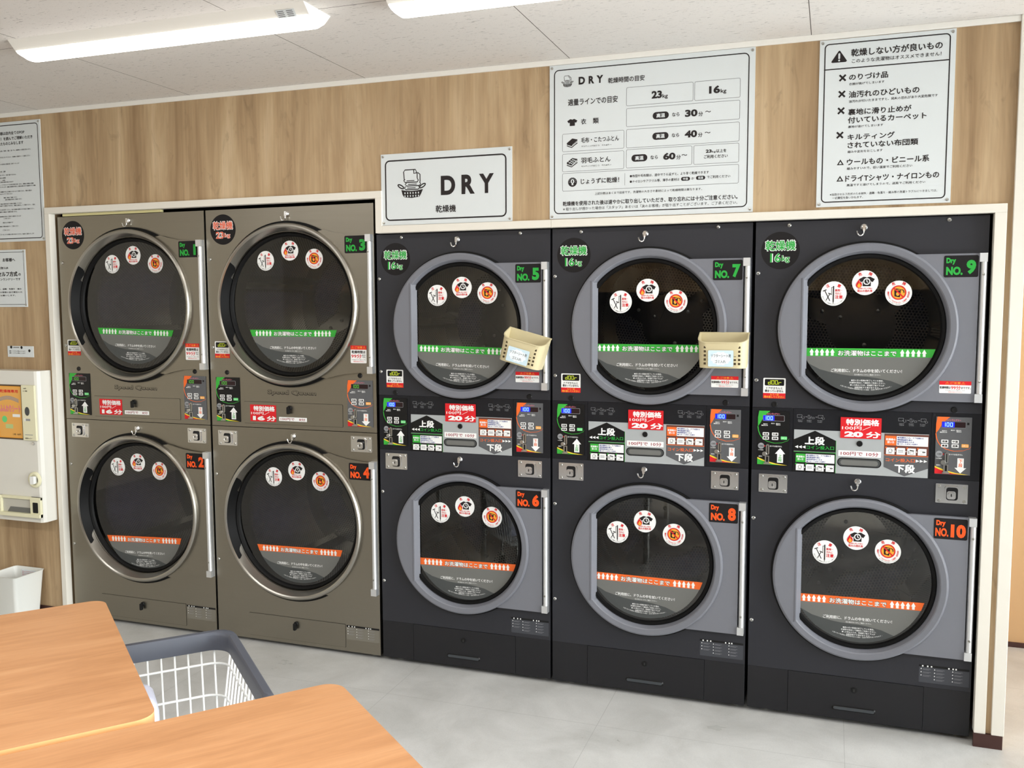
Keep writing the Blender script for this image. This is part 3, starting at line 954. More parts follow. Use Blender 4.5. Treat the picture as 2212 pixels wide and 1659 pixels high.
def steel_door():
    b = MB()
    b.lathe(0, 0, [(0.371, -0.010), (0.372, -0.020), (0.369, -0.031), (0.363, -0.037), (0.356, -0.038), (0.350, -0.034), (0.342, -0.018), (0.334, 0.002), (0.329, 0.014)], RINGSTEEL, 128)
    t0 = math.radians(66); up = [(0.368 * math.cos(t0), 0.368 * math.sin(t0)), (0.20, 0.3345), (0.25, 0.3215), (0.30, 0.312), (0.36, 0.3055), (0.4165, 0.303)]
    P = arcpts(0.358, -t0, t0, 34)[::-1]
    b.prism(P + [(x, -z) for x, z in up[1:]] + up[1:][::-1], -0.016, -0.004, STEEL)
    return b


def steel_pull():
    """black patch painting the dark of the grip recess, following the inner cone on the opening side"""
    b = MB(); n = 40; a0, a1 = PI - 0.60, PI + 0.60
    rows = []
    for i in range(n + 1):
        t = i / n; a = a0 + (a1 - a0) * t
        e = math.sin(PI * t) ** 0.45
        wob = 0.012 * math.sin(t * 26) * (1 if t < 0.2 or t > 0.8 else 0)
        ro, ri = 0.349, 0.349 - 0.026 * e - wob * 0.4
        rows.append((a, ro, max(min(ri, 0.348), 0.322)))
    v = []
    yof = lambda r: -0.034 + (0.350 - r) / 0.021 * 0.048 - 0.004
    for a, ro, ri in rows:
        for r in (ro, (ro + ri) / 2, ri):
            v.append((r * math.cos(a), yof(r), r * math.sin(a)))
    b.add(v, [(i * 3 + k, i * 3 + k + 1, i * 3 + k + 4, i * 3 + k + 3) for i in range(n) for k in range(2)], RUBBER, True)
    return b


def hinge_rod(z0, z1, x0, x1):
    def fn():
        b = MB(); cx = (x0 + x1) / 2 + 0.001; r = 0.0105
        v = []; n = 12
        for z in (z0 + 0.0315, z1 - 0.0315):
            for i in range(n + 1):
                a = PI + PI * i / n
                v.append((cx + r * math.cos(a), -0.016 + 0.014 * math.sin(a), z))
        b.add(v, [(i, i + 1, i + n + 2, i + n + 1) for i in range(n)], ROD, True)
        b.box(cx - r, cx + r, -0.016, 0, z0 + 0.0315, z1 - 0.0315, ROD)
        for q in ((z0, z0 + 0.031), (z1 - 0.031, z1)):
            b.box(x0 - 0.003, x1, -0.029, 0, *q, ROD)
        return b
    return fn


def hinge_screw():
    b = MB(); b.lathe(0, 0, [(0.005, 0), (0.005, -0.0015), (0.0001, -0.003)], SCREW, 14); b.rect(-0.003, -0.0005, 0.003, 0.0005, BLK, 0.0031 / LAY)
    return b


GROUP = 'stacked coin dryers set into the wall'
# per door: (sticker offsets from the door centre), fill-line offset and tilt (degrees)
STK = {1: [(-0.126, 0.205), (0.004, 0.246), (0.137, 0.203)], 2: [(-0.144, 0.199), (-0.018, 0.227), (0.115, 0.192)], 3: [(-0.131, 0.204), (0, 0.248), (0.128, 0.208)],
       4: [(-0.118, 0.202), (0.008, 0.238), (0.136, 0.195)], 5: [(-0.11, 0.132), (0.005, 0.165), (0.122, 0.14)], 6: [(-0.106, 0.129), (0.01, 0.164), (0.137, 0.126)],
       7: [(-0.112, 0.1), (-0.003, 0.146), (0.11, 0.101)], 8: [(-0.119, 0.105), (-0.006, 0.158), (0.113, 0.112)], 9: [(-0.114, 0.127), (-0.005, 0.166), (0.11, 0.127)],
       10: [(-0.121, 0.092), (-0.011, 0.155), (0.102, 0.113)]}
FILL = {1: (0, -0.049, -1.4), 2: (-0.002, -0.084, 2.5), 3: (0.005, -0.049, 0), 4: (0.01, -0.060, 1.1), 5: (0.008, -0.02, -1.5), 6: (0.012, -0.011, 1.2),
        7: (-0.003, -0.003, 0), 8: (-0.002, -0.005, -0.4), 9: (0.008, -0.010, 0), 10: (0, -0.008, 0.9)}


def door_common(root, n, cx, cz, steel):
    up = n % 2 == 1
    if steel:
        d = part('steel_door', 'door', steel_door, root, (cx, 0, cz)); gy, gr = 0.02, 0.318
        part('steel_seal', 'door_seal', lambda: _lath([(0.381, 0), (0.381, -0.013), (0.366, -0.014)], RUBBER), d)
        part('steel_gasket', 'glass_gasket', lambda: _lath([(0.330, 0.012), (0.325, 0.005), (0.317, 0.011), (0.312, 0.021), (0.312, 0.03)], RUBBER), d)
        part('steel_pull', 'door_handle', steel_pull, d)
        rx0, rx1, rz = 0.4165, 0.4405, 0.3075 if up else 0.307
    else:
        d = part('grey_door', 'door', grey_door, root, (cx, 0, cz)); gy, gr = 0.0, 0.261
        part('grey_seal', 'door_seal', lambda: _lath([(0.319, 0), (0.319, -0.010), (0.306, -0.013)], RUBBER), d)
        part('grey_gasket', 'glass_gasket', lambda: _lath([(0.2735, -0.004), (0.269, -0.011), (0.2595, -0.010), (0.255, 0.001), (0.255, 0.01)], RUBBER), d)
        rx0, rx1, rz = 0.3725, 0.3945, 0.2655
    def gl():
        b = MB(); b.disc(0, 0, gr, 0, GLASS, 96); return b
    g = part(('glass', steel), 'door_glass', gl, d, (0, gy, 0))
    rod = part(('rod', steel), 'hinge', hinge_rod(-rz, rz, rx0, rx1), d)
    for s in (-1, 1):
        part('hinge_screw', 'hinge_screw', hinge_screw, d, ((rx0 + rx1) / 2, -0.030, s * (rz - 0.075)))
    sy = gy - 0.001
    for nm, fn, (ox, oz) in (('sharp_object_sticker', sharp_things, STK[n][0]), ('fire_warning_sticker', fire_risk, STK[n][1]), ('oil_warning_sticker', oil_ban, STK[n][2])):
        part(nm, nm, fn, d, (ox, sy, oz))
    fx, fz, ft = FILL[n]
    part(('fill', up), 'fill_line_sticker', fill_line(GREEN if up else ORANGE), d, (fx, sy, fz), rot=-math.radians(ft))
    npx, npz = ((0.362, 0.2655) if up else (0.362, 0.2595)) if steel else ((0.311, 0.220) if up else (0.3095, 0.220))
    part(('num', n), 'number_plate', number_plate(str(n), NUMGREEN if up else DEEPORANGE), d, (npx, (-0.0165 if steel else -0.0225), npz))
    if up:
        if steel:
            part('caution_tall', 'time_limit_sticker', caution_tall, d, (0.3665, -0.0165, -0.2225))
        else:
            part('caution_wide', 'time_limit_sticker', caution_wide, d, (0.3065, -0.0225, -0.212))
    return d


def _lath(p, m, n=96):
    b = MB(); b.lathe(0, 0, p, m, n); return b


def cap_hole():
    b = MB(); b.lathe(0, 0, [(0.011, 0), (0.011, -0.002), (0.009, -0.004), (0.0001, -0.003)], BLK, 20); return b


def control(root, up, lcd, loc, sx=1.0):
    c = part(('ctl', up, lcd), 'control_panel', control_face(up, lcd), root, loc); c.scale = (sx, 1, 1)
    part('coin_slot', 'coin_slot', coin_slot, c, (0, -0.0002, 0))
    return c


def lock(root, loc):
    l = part('lock_plate', 'lock_plate', lock_plate, root, loc)
    part('lock_core', 'lock_cylinder', lock_core, l, (-0.002, -0.0035, -0.004))
    for sx in (-1, 1):
        for sz in (-1, 1):
            part('bolt', 'bolt', bolt, l, (sx * 0.0415, -0.003, sz * 0.0265))


def feet(root, xs):
    for x in xs:
        for y in (0.05, 0.62):
            part('foot', 'foot', lambda: (lambda b: (b.zprism([(0.016 * math.cos(2 * PI * i / 16), 0.016 * math.sin(2 * PI * i / 16)) for i in range(16)], 0, 0.009, SCREW), b.zprism([(0.006 * math.cos(2 * PI * i / 10), 0.006 * math.sin(2 * PI * i / 10)) for i in range(10)], 0.009, 0.03, SCREW), b)[-1])(MB()), root, (x, y, 0))


def latch():
    b = MB(); b.knob(0, 0, 0.011, -0.008, 0, BLK); b.prism([(x, z) for x, z in rr(-0.008, -0.028, 0.006, 0.006, 0.005)], -0.018, -0.008, BLK)
    return b


def grey_dryer(X, n, label):
    r = thing('stacked_dryer', label, 'dryer', (X, 0, 0), GROUP); Wd = 0.80
    def cab():
        b = MB()
        plate_hole(b, 0, Wd, 1.2225, 1.931, 0.40, 1.531, 0.270, 0, 0.02, DARKGREY); plate_hole(b, 0, Wd, 0.1885, 0.9775, 0.40, 0.58, 0.270, 0, 0.02, DARKGREY)
        for x0, x1 in ((0.001, 0.004), (Wd - 0.004, Wd - 0.001)):
            b.box(x0, x1, 0.02, 0.95, 0.02, 1.93, DARKGREY)
        b.box(0, Wd, 0.94, 0.95, 0.02, 1.93, DARKGREY); b.box(0, Wd, 0.02, 0.95, 1.925, 1.93, DARKGREY)
        b.box(0.004, Wd - 0.004, 0.02, 0.94, 1.09, 1.11, DARKIN)
        return b
    part('grey_cab', 'cabinet', cab, r)
    def band():
        b = MB()
        for x0, x1 in ((0, 0.1515), (0.1525, 0.6355), (0.6365, Wd)):
            b.box(x0, x1, 0.0, 0.02, 0.9785, 1.2215, BANDBLACK)
        for x in (0.166, 0.5235):                                                  # three little how-to drawings
            m = LINEGREY
            b.frame(x, 1.187, x + 0.018, 1.1985, 0.001, 0.0008, m); b.stroke([(x + 0.014, 1.192), (x + 0.02, 1.182), (x + 0.026, 1.185), (x + 0.025, 1.193)], 0.0009, m)
            b.stroke([(x + 0.029, 1.191), (x + 0.036, 1.191)], 0.001, m); b.poly([(x + 0.034, 1.1895), (x + 0.037, 1.191), (x + 0.034, 1.1925)], m)
            b.frame(x + 0.039, 1.184, x + 0.046, 1.1975, 0.002, 0.0008, m); b.stroke([(x + 0.047, 1.183), (x + 0.052, 1.194)], 0.0009, m); b.frame(x + 0.053, 1.184, x + 0.063, 1.190, 0.002, 0.0008, m)
            b.stroke([(x + 0.066, 1.191), (x + 0.073, 1.191)], 0.001, m); b.poly([(x + 0.071, 1.1895), (x + 0.074, 1.191), (x + 0.071, 1.1925)], m)
            b.frame(x + 0.076, 1.187, x + 0.094, 1.1985, 0.001, 0.0008, m); b.stroke([(x + 0.088, 1.192), (x + 0.093, 1.181), (x + 0.099, 1.184), (x + 0.098, 1.19)], 0.0009, m)
            for a, t1, t2 in ((0.003, 'SELECT', 'TEMP'), (0.036, 'INSERT', 'COINS'), (0.074, 'PUSH', 'START')):
                b.text(t1, x + a, 1.1755, x + a + 0.017, 1.179, m, 1, res=1); b.text(t2, x + a, 1.170, x + a + 0.017, 1.1735, m, 1, res=1)
        return b
    part('grey_band', 'control_band', band, r)
    control(r, True, 'blue', (0.0215, -0.003, 0.9977)); control(r, False, 'blue', (0.6510, -0.003, 0.9974))
    def plate():
        b = MB()
        b.prism([(0.1562, 0.979), (0.629, 0.979), (0.629, 1.1408), (0.1562, 1.1408)], -0.0015, 0, SILVER)
        b.v = [(x, y + 0.0015, z) for x, y, z in b.v]
        b.poly([(0.1562, 1.0585), (0.308, 1.0585), (0.308, 1.1035), (0.2325, 1.1385), (0.1562, 1.1030)], BLK, 1)
        b.text('上段', 0.1975, 1.0855, 0.2665, 1.1145, WHITE, 2, 0.045)
        for k in range(3):
            b.poly([(0.160 + 0.0135 * k, 1.0745), (0.172 + 0.0135 * k, 1.0685), (0.172 + 0.0135 * k, 1.0805)], WHITE, 2)
        b.text('コイン投入口', 0.2025, 1.0675, 0.3015, 1.0815, NUMGREEN, 2, 0.02)
        b.rect(0.1562, 0.979, 0.308, 1.0572, BLK, 1); b.rect(0.1562, 1.0545, 0.308, 1.0562, GREEN, 2); b.rect(0.308, 0.979, 0.3092, 1.104, GREEN, 2)
        b.rect(0.1640, 1.0155, 0.199, 1.0485, GREEN, 2); b.rect(0.2005, 1.0155, 0.3045, 1.0485, WHITE, 2)
        b.text('乾燥機の', 0.1665, 1.033, 0.1965, 1.041, WHITE, 3, 0.03); b.text('使い方', 0.1705, 1.023, 0.1925, 1.031, WHITE, 3, 0.03)
        b.rect(0.4775, 1.1385, 0.629, 1.0600, MATS['plate_rust'], 1); b.rect(0.4800, 1.0575, 0.628, 1.0598, ORANGE, 2)
        b.rect(0.4805, 1.0955, 0.518, 1.131, ORANGE, 2); b.rect(0.5195, 1.0955, 0.6265, 1.131, WHITE, 2)
        b.text('乾燥機の', 0.4835, 1.1135, 0.5155, 1.122, WHITE, 3, 0.03); b.text('使い方', 0.4875, 1.103, 0.5115, 1.1115, WHITE, 3, 0.03)
        T = ['❶洗濯物を入れ、ドアを閉める', '❷乾燥温度を選ぶ', '❸使用料金を入れる', '❹スタートボタンを押す']
        for i, s in enumerate(T):
            w = 0.0063 * len(s)
            b.text(s, 0.2035, 1.0405 - i * 0.0078, 0.2035 + w, 1.0463 - i * 0.0078, BLUEINK, 3, 0.03, res=1); b.text(s, 0.5225, 1.1225 - i * 0.0078, 0.5225 + w, 1.1283 - i * 0.0078, BLUEINK, 3, 0.03, res=1)
        for x0, z0, tc in ((0.1655, 0.9835, GREEN), (0.4845, 1.062, ORANGE)):
            for k in range(4):
                x = x0 + 0.0362 * k; zz = z0
                b.rect(x, zz, x + 0.029, zz + 0.025, WHITE, 2); b.oval(x, zz + 0.025, 0.003, tc, 4)
                if k < 3:
                    b.poly([(x + 0.0305, zz + 0.0095), (x + 0.0345, zz + 0.0125), (x + 0.0305, zz + 0.0155)], WHITE, 3)
                if k == 0:
                    b.circ(x + 0.015, zz + 0.0135, 0.007, 0.0012, INK, 3); b.stroke([(x + 0.006, zz + 0.005), (x + 0.02, zz + 0.005)], 0.0012, INK, 3); b.stroke([(x + 0.017, zz + 0.012), (x + 0.021, zz + 0.018)], 0.001, INK, 3)
                elif k == 1:
                    for q in range(3):
                        b.rect(x + 0.005, zz + 0.008 + 0.004 * q, x + 0.023, zz + 0.0098 + 0.004 * q, LINEGREY, 3)
                elif k == 2:
                    b.poly([(x + 0.008, zz + 0.02), (x + 0.024, zz + 0.017), (x + 0.022, zz + 0.014), (x + 0.009, zz + 0.016)], INK, 3); b.frame(x + 0.009, zz + 0.003, x + 0.022, zz + 0.013, 0.001, 0.0009, INK, 3); b.rect(x + 0.004, zz + 0.004, x + 0.006, zz + 0.016, INK, 3)
                else:
                    b.rect(x + 0.015, zz + 0.011, x + 0.025, zz + 0.0145, INK, 3); b.rect(x + 0.005, zz + 0.016, x + 0.022, zz + 0.0172, LINEGREY, 3); b.stroke([(x + 0.005, zz + 0.004), (x + 0.014, zz + 0.005), (x + 0.022, zz + 0.009)], 0.001, LINEGREY, 3)
        b.poly([(0.4775, 1.0585), (0.4775, 1.0135), (0.5495, 0.9815), (0.629, 1.0145), (0.629, 1.0585)], PANELGREY, 1)
        b.text('コイン投入口', 0.4845, 1.0345, 0.5835, 1.0478, ORANGE, 2, 0.02)
        for k in range(3):
            b.poly([(0.587 + 0.0135 * k, 1.0355), (0.599 + 0.0135 * k, 1.0408), (0.587 + 0.0135 * k, 1.0465)], WHITE, 2)
        b.text('下段', 0.5165, 0.9955, 0.5835, 1.0255, WHITE, 2, 0.045)
        # coin return well
        o = rr(0.3145, 1.007, 0.4695, 1.041, 0.0165); i1 = rr(0.318, 1.0105, 0.466, 1.0375, 0.013); k = len(o)
        b.ring(o, i1, BLK, 3); b.poly(i1, STKDARK, 2); b.rrect(0.326, 1.0135, 0.458, 1.0325, 0.009, STKGREY, 2.5)
        return b
    mat('plate_rust', (104, 62, 52), 0.5)
    pl = part('coin_plate', 'instruction_plate', plate, r, (0, -0.0015, 0))
    part('cap_hole', 'coin_key', cap_hole, pl, (0.392, -0.0003, 1.0964))
    part('price20', 'price_sign', price('20'), r, (0.3945, -0.004, 1.1555)); part('p10', 'rate_label', per100('100円で 10分', 0.150, 0.0225), r, (0.3925, -0.0022, 1.0575))
    for k, cz in ((n, 1.531), (n + 1, 0.580)):
        door_common(r, k, 0.40, cz, False); drum(r, 'g', 0.40, cz, 0.335, 0.075, 0.60, 0.266)
    part('cap16', 'capacity_sticker', capacity('16', NUMGREEN), r, (0.0913, -0.0003, 1.8222)); part('doorst', 'door_open_sticker', door_sticker, r, (0.0797, -0.0003, 1.297))
    for x in (0.081, 0.7087):
        part('cap_hole', 'plug', cap_hole, r, (x, 0, 1.235))
    for x, z in ((0.0115, 1.7374), (0.0125, 1.327), (0.0115, 0.785), (0.0115, 0.3747), (0.122, 1.916), (0.67, 1.918)):
        part('screw', 'screw', screw, r, (x, 0, z))
    part('hookU', 'coat_hook', hook(False), r, (0.3854, 0, 1.9)); part('hookL', 'coat_hook', hook(True if n > 5 else False), r, (0.389, 0, 0.951))
    lock(r, (0.082, 0, 0.9267)); lock(r, (0.7105, 0, 0.927))
    part('spec1', 'specification_label', spec_label(True), r, (0.708, -0.0003, 0.239))
    def base():
        b = MB()
        b.box(0, 0.1535, 0.0, 0.02, 0.018, 0.188, BASEBLACK); b.box(0.6415, Wd, 0, 0.02, 0.018, 0.188, BASEBLACK); b.box(0.1535, 0.6415, 0.004, 0.02, 0.018, 0.188, BASEBLACK)
        b.box(0.004, Wd - 0.004, 0.02, 0.94, 0.018, 0.03, BASEBLACK)
        return b
    part('grey_base', 'plinth', base, r, bevel=0.001)
    def lint():
        b = MB(); b.box(0.1545, 0.6405, -0.001, 0.012, 0.019, 0.1868, BASEBLACK); return b
    dr = part('lint_drawer', 'lint_drawer', lint, r, bevel=0.0012)
    def pull():
        b = MB(); o = rr(0.319, 0.054, 0.477, 0.0735, 0.009); i1 = rr(0.324, 0.058, 0.472, 0.0700, 0.006); k = len(o)
        b.add([(x, -0.001, z) for x, z in o] + [(x, -0.006, z) for x, z in i1], [(i, (i + 1) % k, (i + 1) % k + k, i + k) for i in range(k)], BLK, True)
        b.add([(x, -0.006, z) for x, z in i1], [tuple(range(k))], MATS['pull_grey'])
        return b
    mat('pull_grey', (66, 70, 74), 0.35)
    part('lint_pull', 'drawer_handle', pull, dr); part('key', 'keyhole', lambda: _key(), dr, (0.3976, -0.001, 0.1394))
    feet(r, (0.066, 0.761))
    return r


def _key():
    b = MB(); b.lathe(0, 0, [(0.011, 0), (0.011, -0.002), (0.008, -0.003), (0.0001, -0.003)], BLK, 20); b.rect(-0.001, -0.005, 0.001, 0.005, STKDARK, 0.0031 / LAY); return b


def steel_dryer(X, n, label):
    r = thing('stacked_dryer', label, 'dryer', (X, 0, 0), GROUP); Wd = 0.887; cx = 0.4435
    def cab():
        b = MB()
        plate_hole(b, 0, Wd, 1.050, 2.0705, cx, 1.6255, 0.334, 0, 0.02, STEEL); plate_hole(b, 0, Wd, 0.018, 1.047, cx, 0.6118, 0.334, 0, 0.02, STEEL)
        for x0, x1 in ((0.001, 0.004), (Wd - 0.004, Wd - 0.001)):
            b.box(x0, x1, 0.02, 0.95, 0.02, 2.07, BASEBLACK)
        b.box(0, Wd, 0.94, 0.95, 0.02, 2.07, BASEBLACK); b.box(0, Wd, 0.02, 0.95, 2.065, 2.07, BASEBLACK); b.box(0.004, Wd - 0.004, 0.02, 0.94, 1.13, 1.15, DARKIN)
        return b
    part('steel_cab', 'cabinet', cab, r)
    for k, cz in ((n, 1.6255), (n + 1, 0.6118)):
        door_common(r, k, cx, cz, True); drum(r, 's', cx, cz, 0.40, 0.115, 0.75, 0.319)
    def logo():
        b = MB()
        for yy, m in ((0.0, MATS['logo_shadow']), (0.0015, STEEL)):
            pass
        b.text('Speed Queen', 0.3165, 1.2020, 0.5785, 1.2315, MATS['logo_shadow'], 1, 0.05)
        b.text('Speed Queen', 0.3195, 1.2060, 0.5765, 1.2305, STEEL, 3, 0.02)
        return b
    mat('logo_shadow', (48, 44, 40), 0.5)
    part('logo', 'logo_lettering', logo, r)
    def cpanel():
        b = MB(); b.prism(rr(0.1865, 1.0685, 0.7145, 1.1705, 0.004), -0.0022, 0, STEEL); b.frame(0.185, 1.067, 0.716, 1.172, 0.005, 0.0018, MATS['logo_shadow'], 0.5); return b
    cp = part('coin_cover', 'coin_box_cover', cpanel, r, bevel=0.0008)
    part('latch', 'latch', latch, cp, (0.4375, -0.0022, 1.148))
    part('price16', 'price_sign', price('16'), r, (0.291, -0.0026, 1.118)); part('p8', 'rate_label', per100('100円で　8分', 0.150, 0.019), r, (0.4525, -0.0026, 1.0945))
    c = control(r, True, 'green', (0.031, -0.003, 1.0717), 1.13); c2 = control(r, False, 'green', (0.7415, -0.003, 1.0735), 1.09)
    def bez(x0, x1, z0, z1):
        def fn():
            b = MB(); b.frame(x0, z0, x1, z1, 0.001, 0.0025, MATS['logo_shadow'], 1); return b
        return fn
    part('cap23', 'capacity_sticker', capacity('23', MATS['salmon_print']), r, (0.0955, -0.0003, 1.9785)); part('doorst', 'door_open_sticker', door_sticker, r, (0.071, -0.0003, 1.414))
    for x in (0.0934, 0.806):
        part('cap_hole', 'plug', cap_hole, r, (x, 0, 1.3063))
    for x, z in ((0.0187, 1.8413), (0.0194, 1.4246), (0.0165, 0.8132), (0.0145, 0.3942)):
        part('screw', 'screw', screw, r, (x, 0, z))
    part('hookU', 'coat_hook', hook(False), r, (0.4455, 0, 2.0395)); part('hookL', 'coat_hook', hook(n == 3), r, (0.452, 0, 1.0165))
    lock(r, (0.088, 0, 0.992)); lock(r, (0.8082, 0, 0.995))
    part('spec2', 'specification_label', spec_label(False), r, (0.797, -0.0003, 0.109))
    def lint():
        b = MB(); b.prism(rr(0.1815, 0.036, 0.7065, 0.1455, 0.004), -0.0022, 0, STEEL); b.frame(0.180, 0.0345, 0.708, 0.147, 0.005, 0.0018, MATS['logo_shadow'], 0.5); return b
    dr = part('steel_lint', 'lint_drawer', lint, r, bevel=0.0008)
    part('latch', 'latch', latch, dr, (0.4434, -0.0022, 0.1185))
    feet(r, (0.06, 0.83))
    return r


mat('salmon_print', (232, 104, 72), 0.5)
steel_dryer(-1.7985, 1, 'stainless steel stacked dryer standing next to the white wall dispenser')
steel_dryer(-0.9006, 3, 'stainless steel stacked dryer standing between the other stainless dryer and the grey ones')
grey_dryer(0.0, 5, 'dark grey stacked dryer with a basket hung askew over its upper door')
grey_dryer(0.8094, 7, 'dark grey stacked dryer with a level beige basket beside its upper door')
grey_dryer(1.6212, 9, 'dark grey stacked dryer at the end of the row, without any basket')


# ------------------------------------------------------------------ beige baskets stuck over the hinges
def basket(loc, tilt, label):
    r = thing('wall_basket', label, 'basket', loc, 'lint sheet baskets on the dryers'); r.rotation_euler = (0, tilt, 0)
    b = MB(); w, h, d = 0.093, 0.135, 0.085
    def outline(k, z, yb=0.0):
        ww, dd = w * k, d * k; rad = 0.036 * k
        P = [(-ww, yb)]
        for cx, a in ((-ww + rad, PI), (ww - rad, 1.5 * PI)):
            for i in range(9):
                q = a + PI / 2 * i / 8
                P.append((cx + rad * math.cos(q), -dd + rad + rad * math.sin(q)))
        P.append((ww, yb))
        sl = 0.036 * max(0.0, (z + h / 2 - 0.03) / (h - 0.03))      # the front of the rim is lower than its back
        return [(x, y, z + sl * y / d) for x, y in P]
    lev = [(0.94, -h / 2, 0), (0.955, -h / 2 + 0.02, 0), (0.995, h / 2 - 0.006, 0), (1.02, h / 2 - 0.004, 0), (1.02, h / 2, 0), (0.975, h / 2, -0.003), (0.955, h / 2 - 0.01, -0.003), (0.90, -h / 2 + 0.004, -0.003)]
    rows = [outline(*q) for q in lev]; n = len(rows[0]); v = sum(rows, [])
    b.add(v, [(i * n + j, i * n + (j + 1) % n, (i + 1) * n + (j + 1) % n, (i + 1) * n + j) for i in range(len(rows) - 1) for j in range(n)], BEIGE, True)
    b.add(rows[0], [tuple(range(n))[::-1]], BEIGE); b.add(rows[-1], [tuple(range(n))], BEIGE)
    for i in range(9):                                               # square perforations
        for j in range(5):
            x = -0.064 + 0.016 * i; z = 0.012 - 0.0155 * j
            y = -d * (0.955 + 0.04 * (z + h / 2 - 0.02) / (h - 0.026)) - 0.0003
            k = 0.0042
            b.add([(x - k, y, z - k), (x + k, y, z - k), (x + k, y, z + k), (x - k, y, z + k)], [(0, 1, 2, 3)], MATS['basket_hole'])
    obj('basket_body', b, r, angle=50)
    l = MB(); l.rrect(-0.047, -0.031, 0.047, 0.031, 0.004, PAPER, 0.5)
    l.poly([(0.036 * math.cos(2 * PI * i / 24) * (1.1 if i % 2 else 0.96), 0.024 * math.sin(2 * PI * i / 24) * (1.1 if i % 2 else 0.96)) for i in range(24)], PAPER2, 1)
    l.text('ソフターシート用', -0.036, 0.004, 0.037, 0.0165, STKDARK, 2, 0.01); l.text('ゴミ入れ', -0.021, -0.0175, 0.019, -0.0055, STKDARK, 2, 0.01)
    o = obj('paper_label', l, r, (-0.004, -d - 0.002, -0.030)); o.rotation_euler = (0.03, 0, 0)
    return r


mat('basket_hole', (70, 58, 40), 0.8)


# ------------------------------------------------------------------ signs
def sign(name, label, x0, x1, z0, z1, fr, draw, screws=True):
    r = thing(name, label, 'sign', (0, WY - 0.0035, 0), 'printed sign boards on the wall')
    b = MB(); b.prism([(x0, z0), (x1, z0), (x1, z1), (x0, z1)], 0, 0.0035, BOARD)
    if fr:
        b.frame(*fr, INK, 1)
    draw(b)
    obj('board', b, r)
    e = 0.0105
    if screws:
        for x in (x0 + e, x1 - e):
            for z in (z0 + e, z1 - e):
                part('sign_screw', 'screw', lambda: _lath([(0.0055, 0), (0.005, -0.002), (0.0001, -0.0035)], SCREW, 14), r, (x, 0, z))
    return r


def basket_icon(b, x, z, s, m=INK):
    """laundry basket with folded towels; s = width"""
    P = lambda a, c: (x + a * s, z + c * s)
    w = 0.032 * s
    b.poly([P(0.13, 0.27), P(0.17, 0.12), P(0.23, 0.03), P(0.5, 0.0), P(0.77, 0.03), P(0.83, 0.12), P(0.90, 0.27), P(0.7, 0.235), P(0.5, 0.225), P(0.3, 0.235)], m, 1)
    for i in range(6):
        for j in range(2):
            q = P(0.25 + 0.1 * i + (0.5 - i / 5) * 0.02, 0.065 + 0.095 * j)
            b.oval(q[0], q[1], 0.02 * s, BOARD, 2, 0.033 * s, 10)
    for sgn in (0, 1):
        f_ = (lambda a: a) if not sgn else (lambda a: 1.0 - a)
        E = []
        for i in range(21):
            q = 2 * PI * i / 20; ex, ez = 0.115 * math.cos(q), 0.042 * math.sin(q)
            E.append(P(f_(0.115 + ex * 0.87 + ez * 0.5), 0.375 - ex * 0.5 + ez * 0.87))
        b.stroke(E, w * 1.2, m, 1)
    for k, (a0, a1) in enumerate(((0.24, 0.74), (0.27, 0.78), (0.22, 0.70))):
        zz = 0.27 + 0.115 * k
        b.stroke([P(a0 + 0.05, zz + 0.1), P(a0, zz + 0.06), P(a0 + 0.05, zz), P(a1, zz)], w, m, 1); b.stroke([P(a0 + 0.1, zz + 0.05), P(a1 - 0.1, zz + 0.05)], w * 0.8, m, 1)
        b.stroke([P(a1, zz), P(a1 + 0.04, zz + 0.06), P(a1, zz + 0.115)], w, m, 1)
    b.stroke([P(0.24, 0.58), P(0.22, 0.84), P(0.27, 0.90), P(0.64, 0.90), P(0.70, 0.78), P(0.70, 0.62)], w, m, 1); b.stroke([P(0.58, 0.90), P(0.58, 0.78), P(0.68, 0.79)], w, m, 1)
    b.stroke([P(0.72, 0.80), P(0.80, 0.74), P(0.80, 0.5)], w, m, 1)


def draw_dry(b):
    basket_icon(b, 0.1188, 2.0807, 0.133)
    for ch, a, c in (('D', 0.3192, 0.391), ('R', 0.414, 0.480), ('Y', 0.4935, 0.5655)):
        b.text(ch, a + 0.003, 2.0865, c - 0.003, 2.167, INK, 2, 0.04, res=6)
    b.text('乾燥機', 0.2975, 2.0145, 0.390, 2.0445, INK, 2, 0.02)


sign('dryer_sign', 'small white sign with a laundry basket pictogram and big black DRY lettering', 0.0395, 0.6425, 1.9675, 2.2715, (0.0585, 1.986, 0.6185, 2.245, 0.022, 0.006), draw_dry)


def pill(b, x0, z0, x1, z1, t, lay=1):
    b.rrect(x0, z0, x1, z1, (z1 - z0) / 2 * 0.98, INK, lay); h = z1 - z0
    b.text(t, x0 + h * 0.55, z0 + h * 0.22, x1 - h * 0.55, z1 - h * 0.22, BOARD, lay + 1, 0.03)


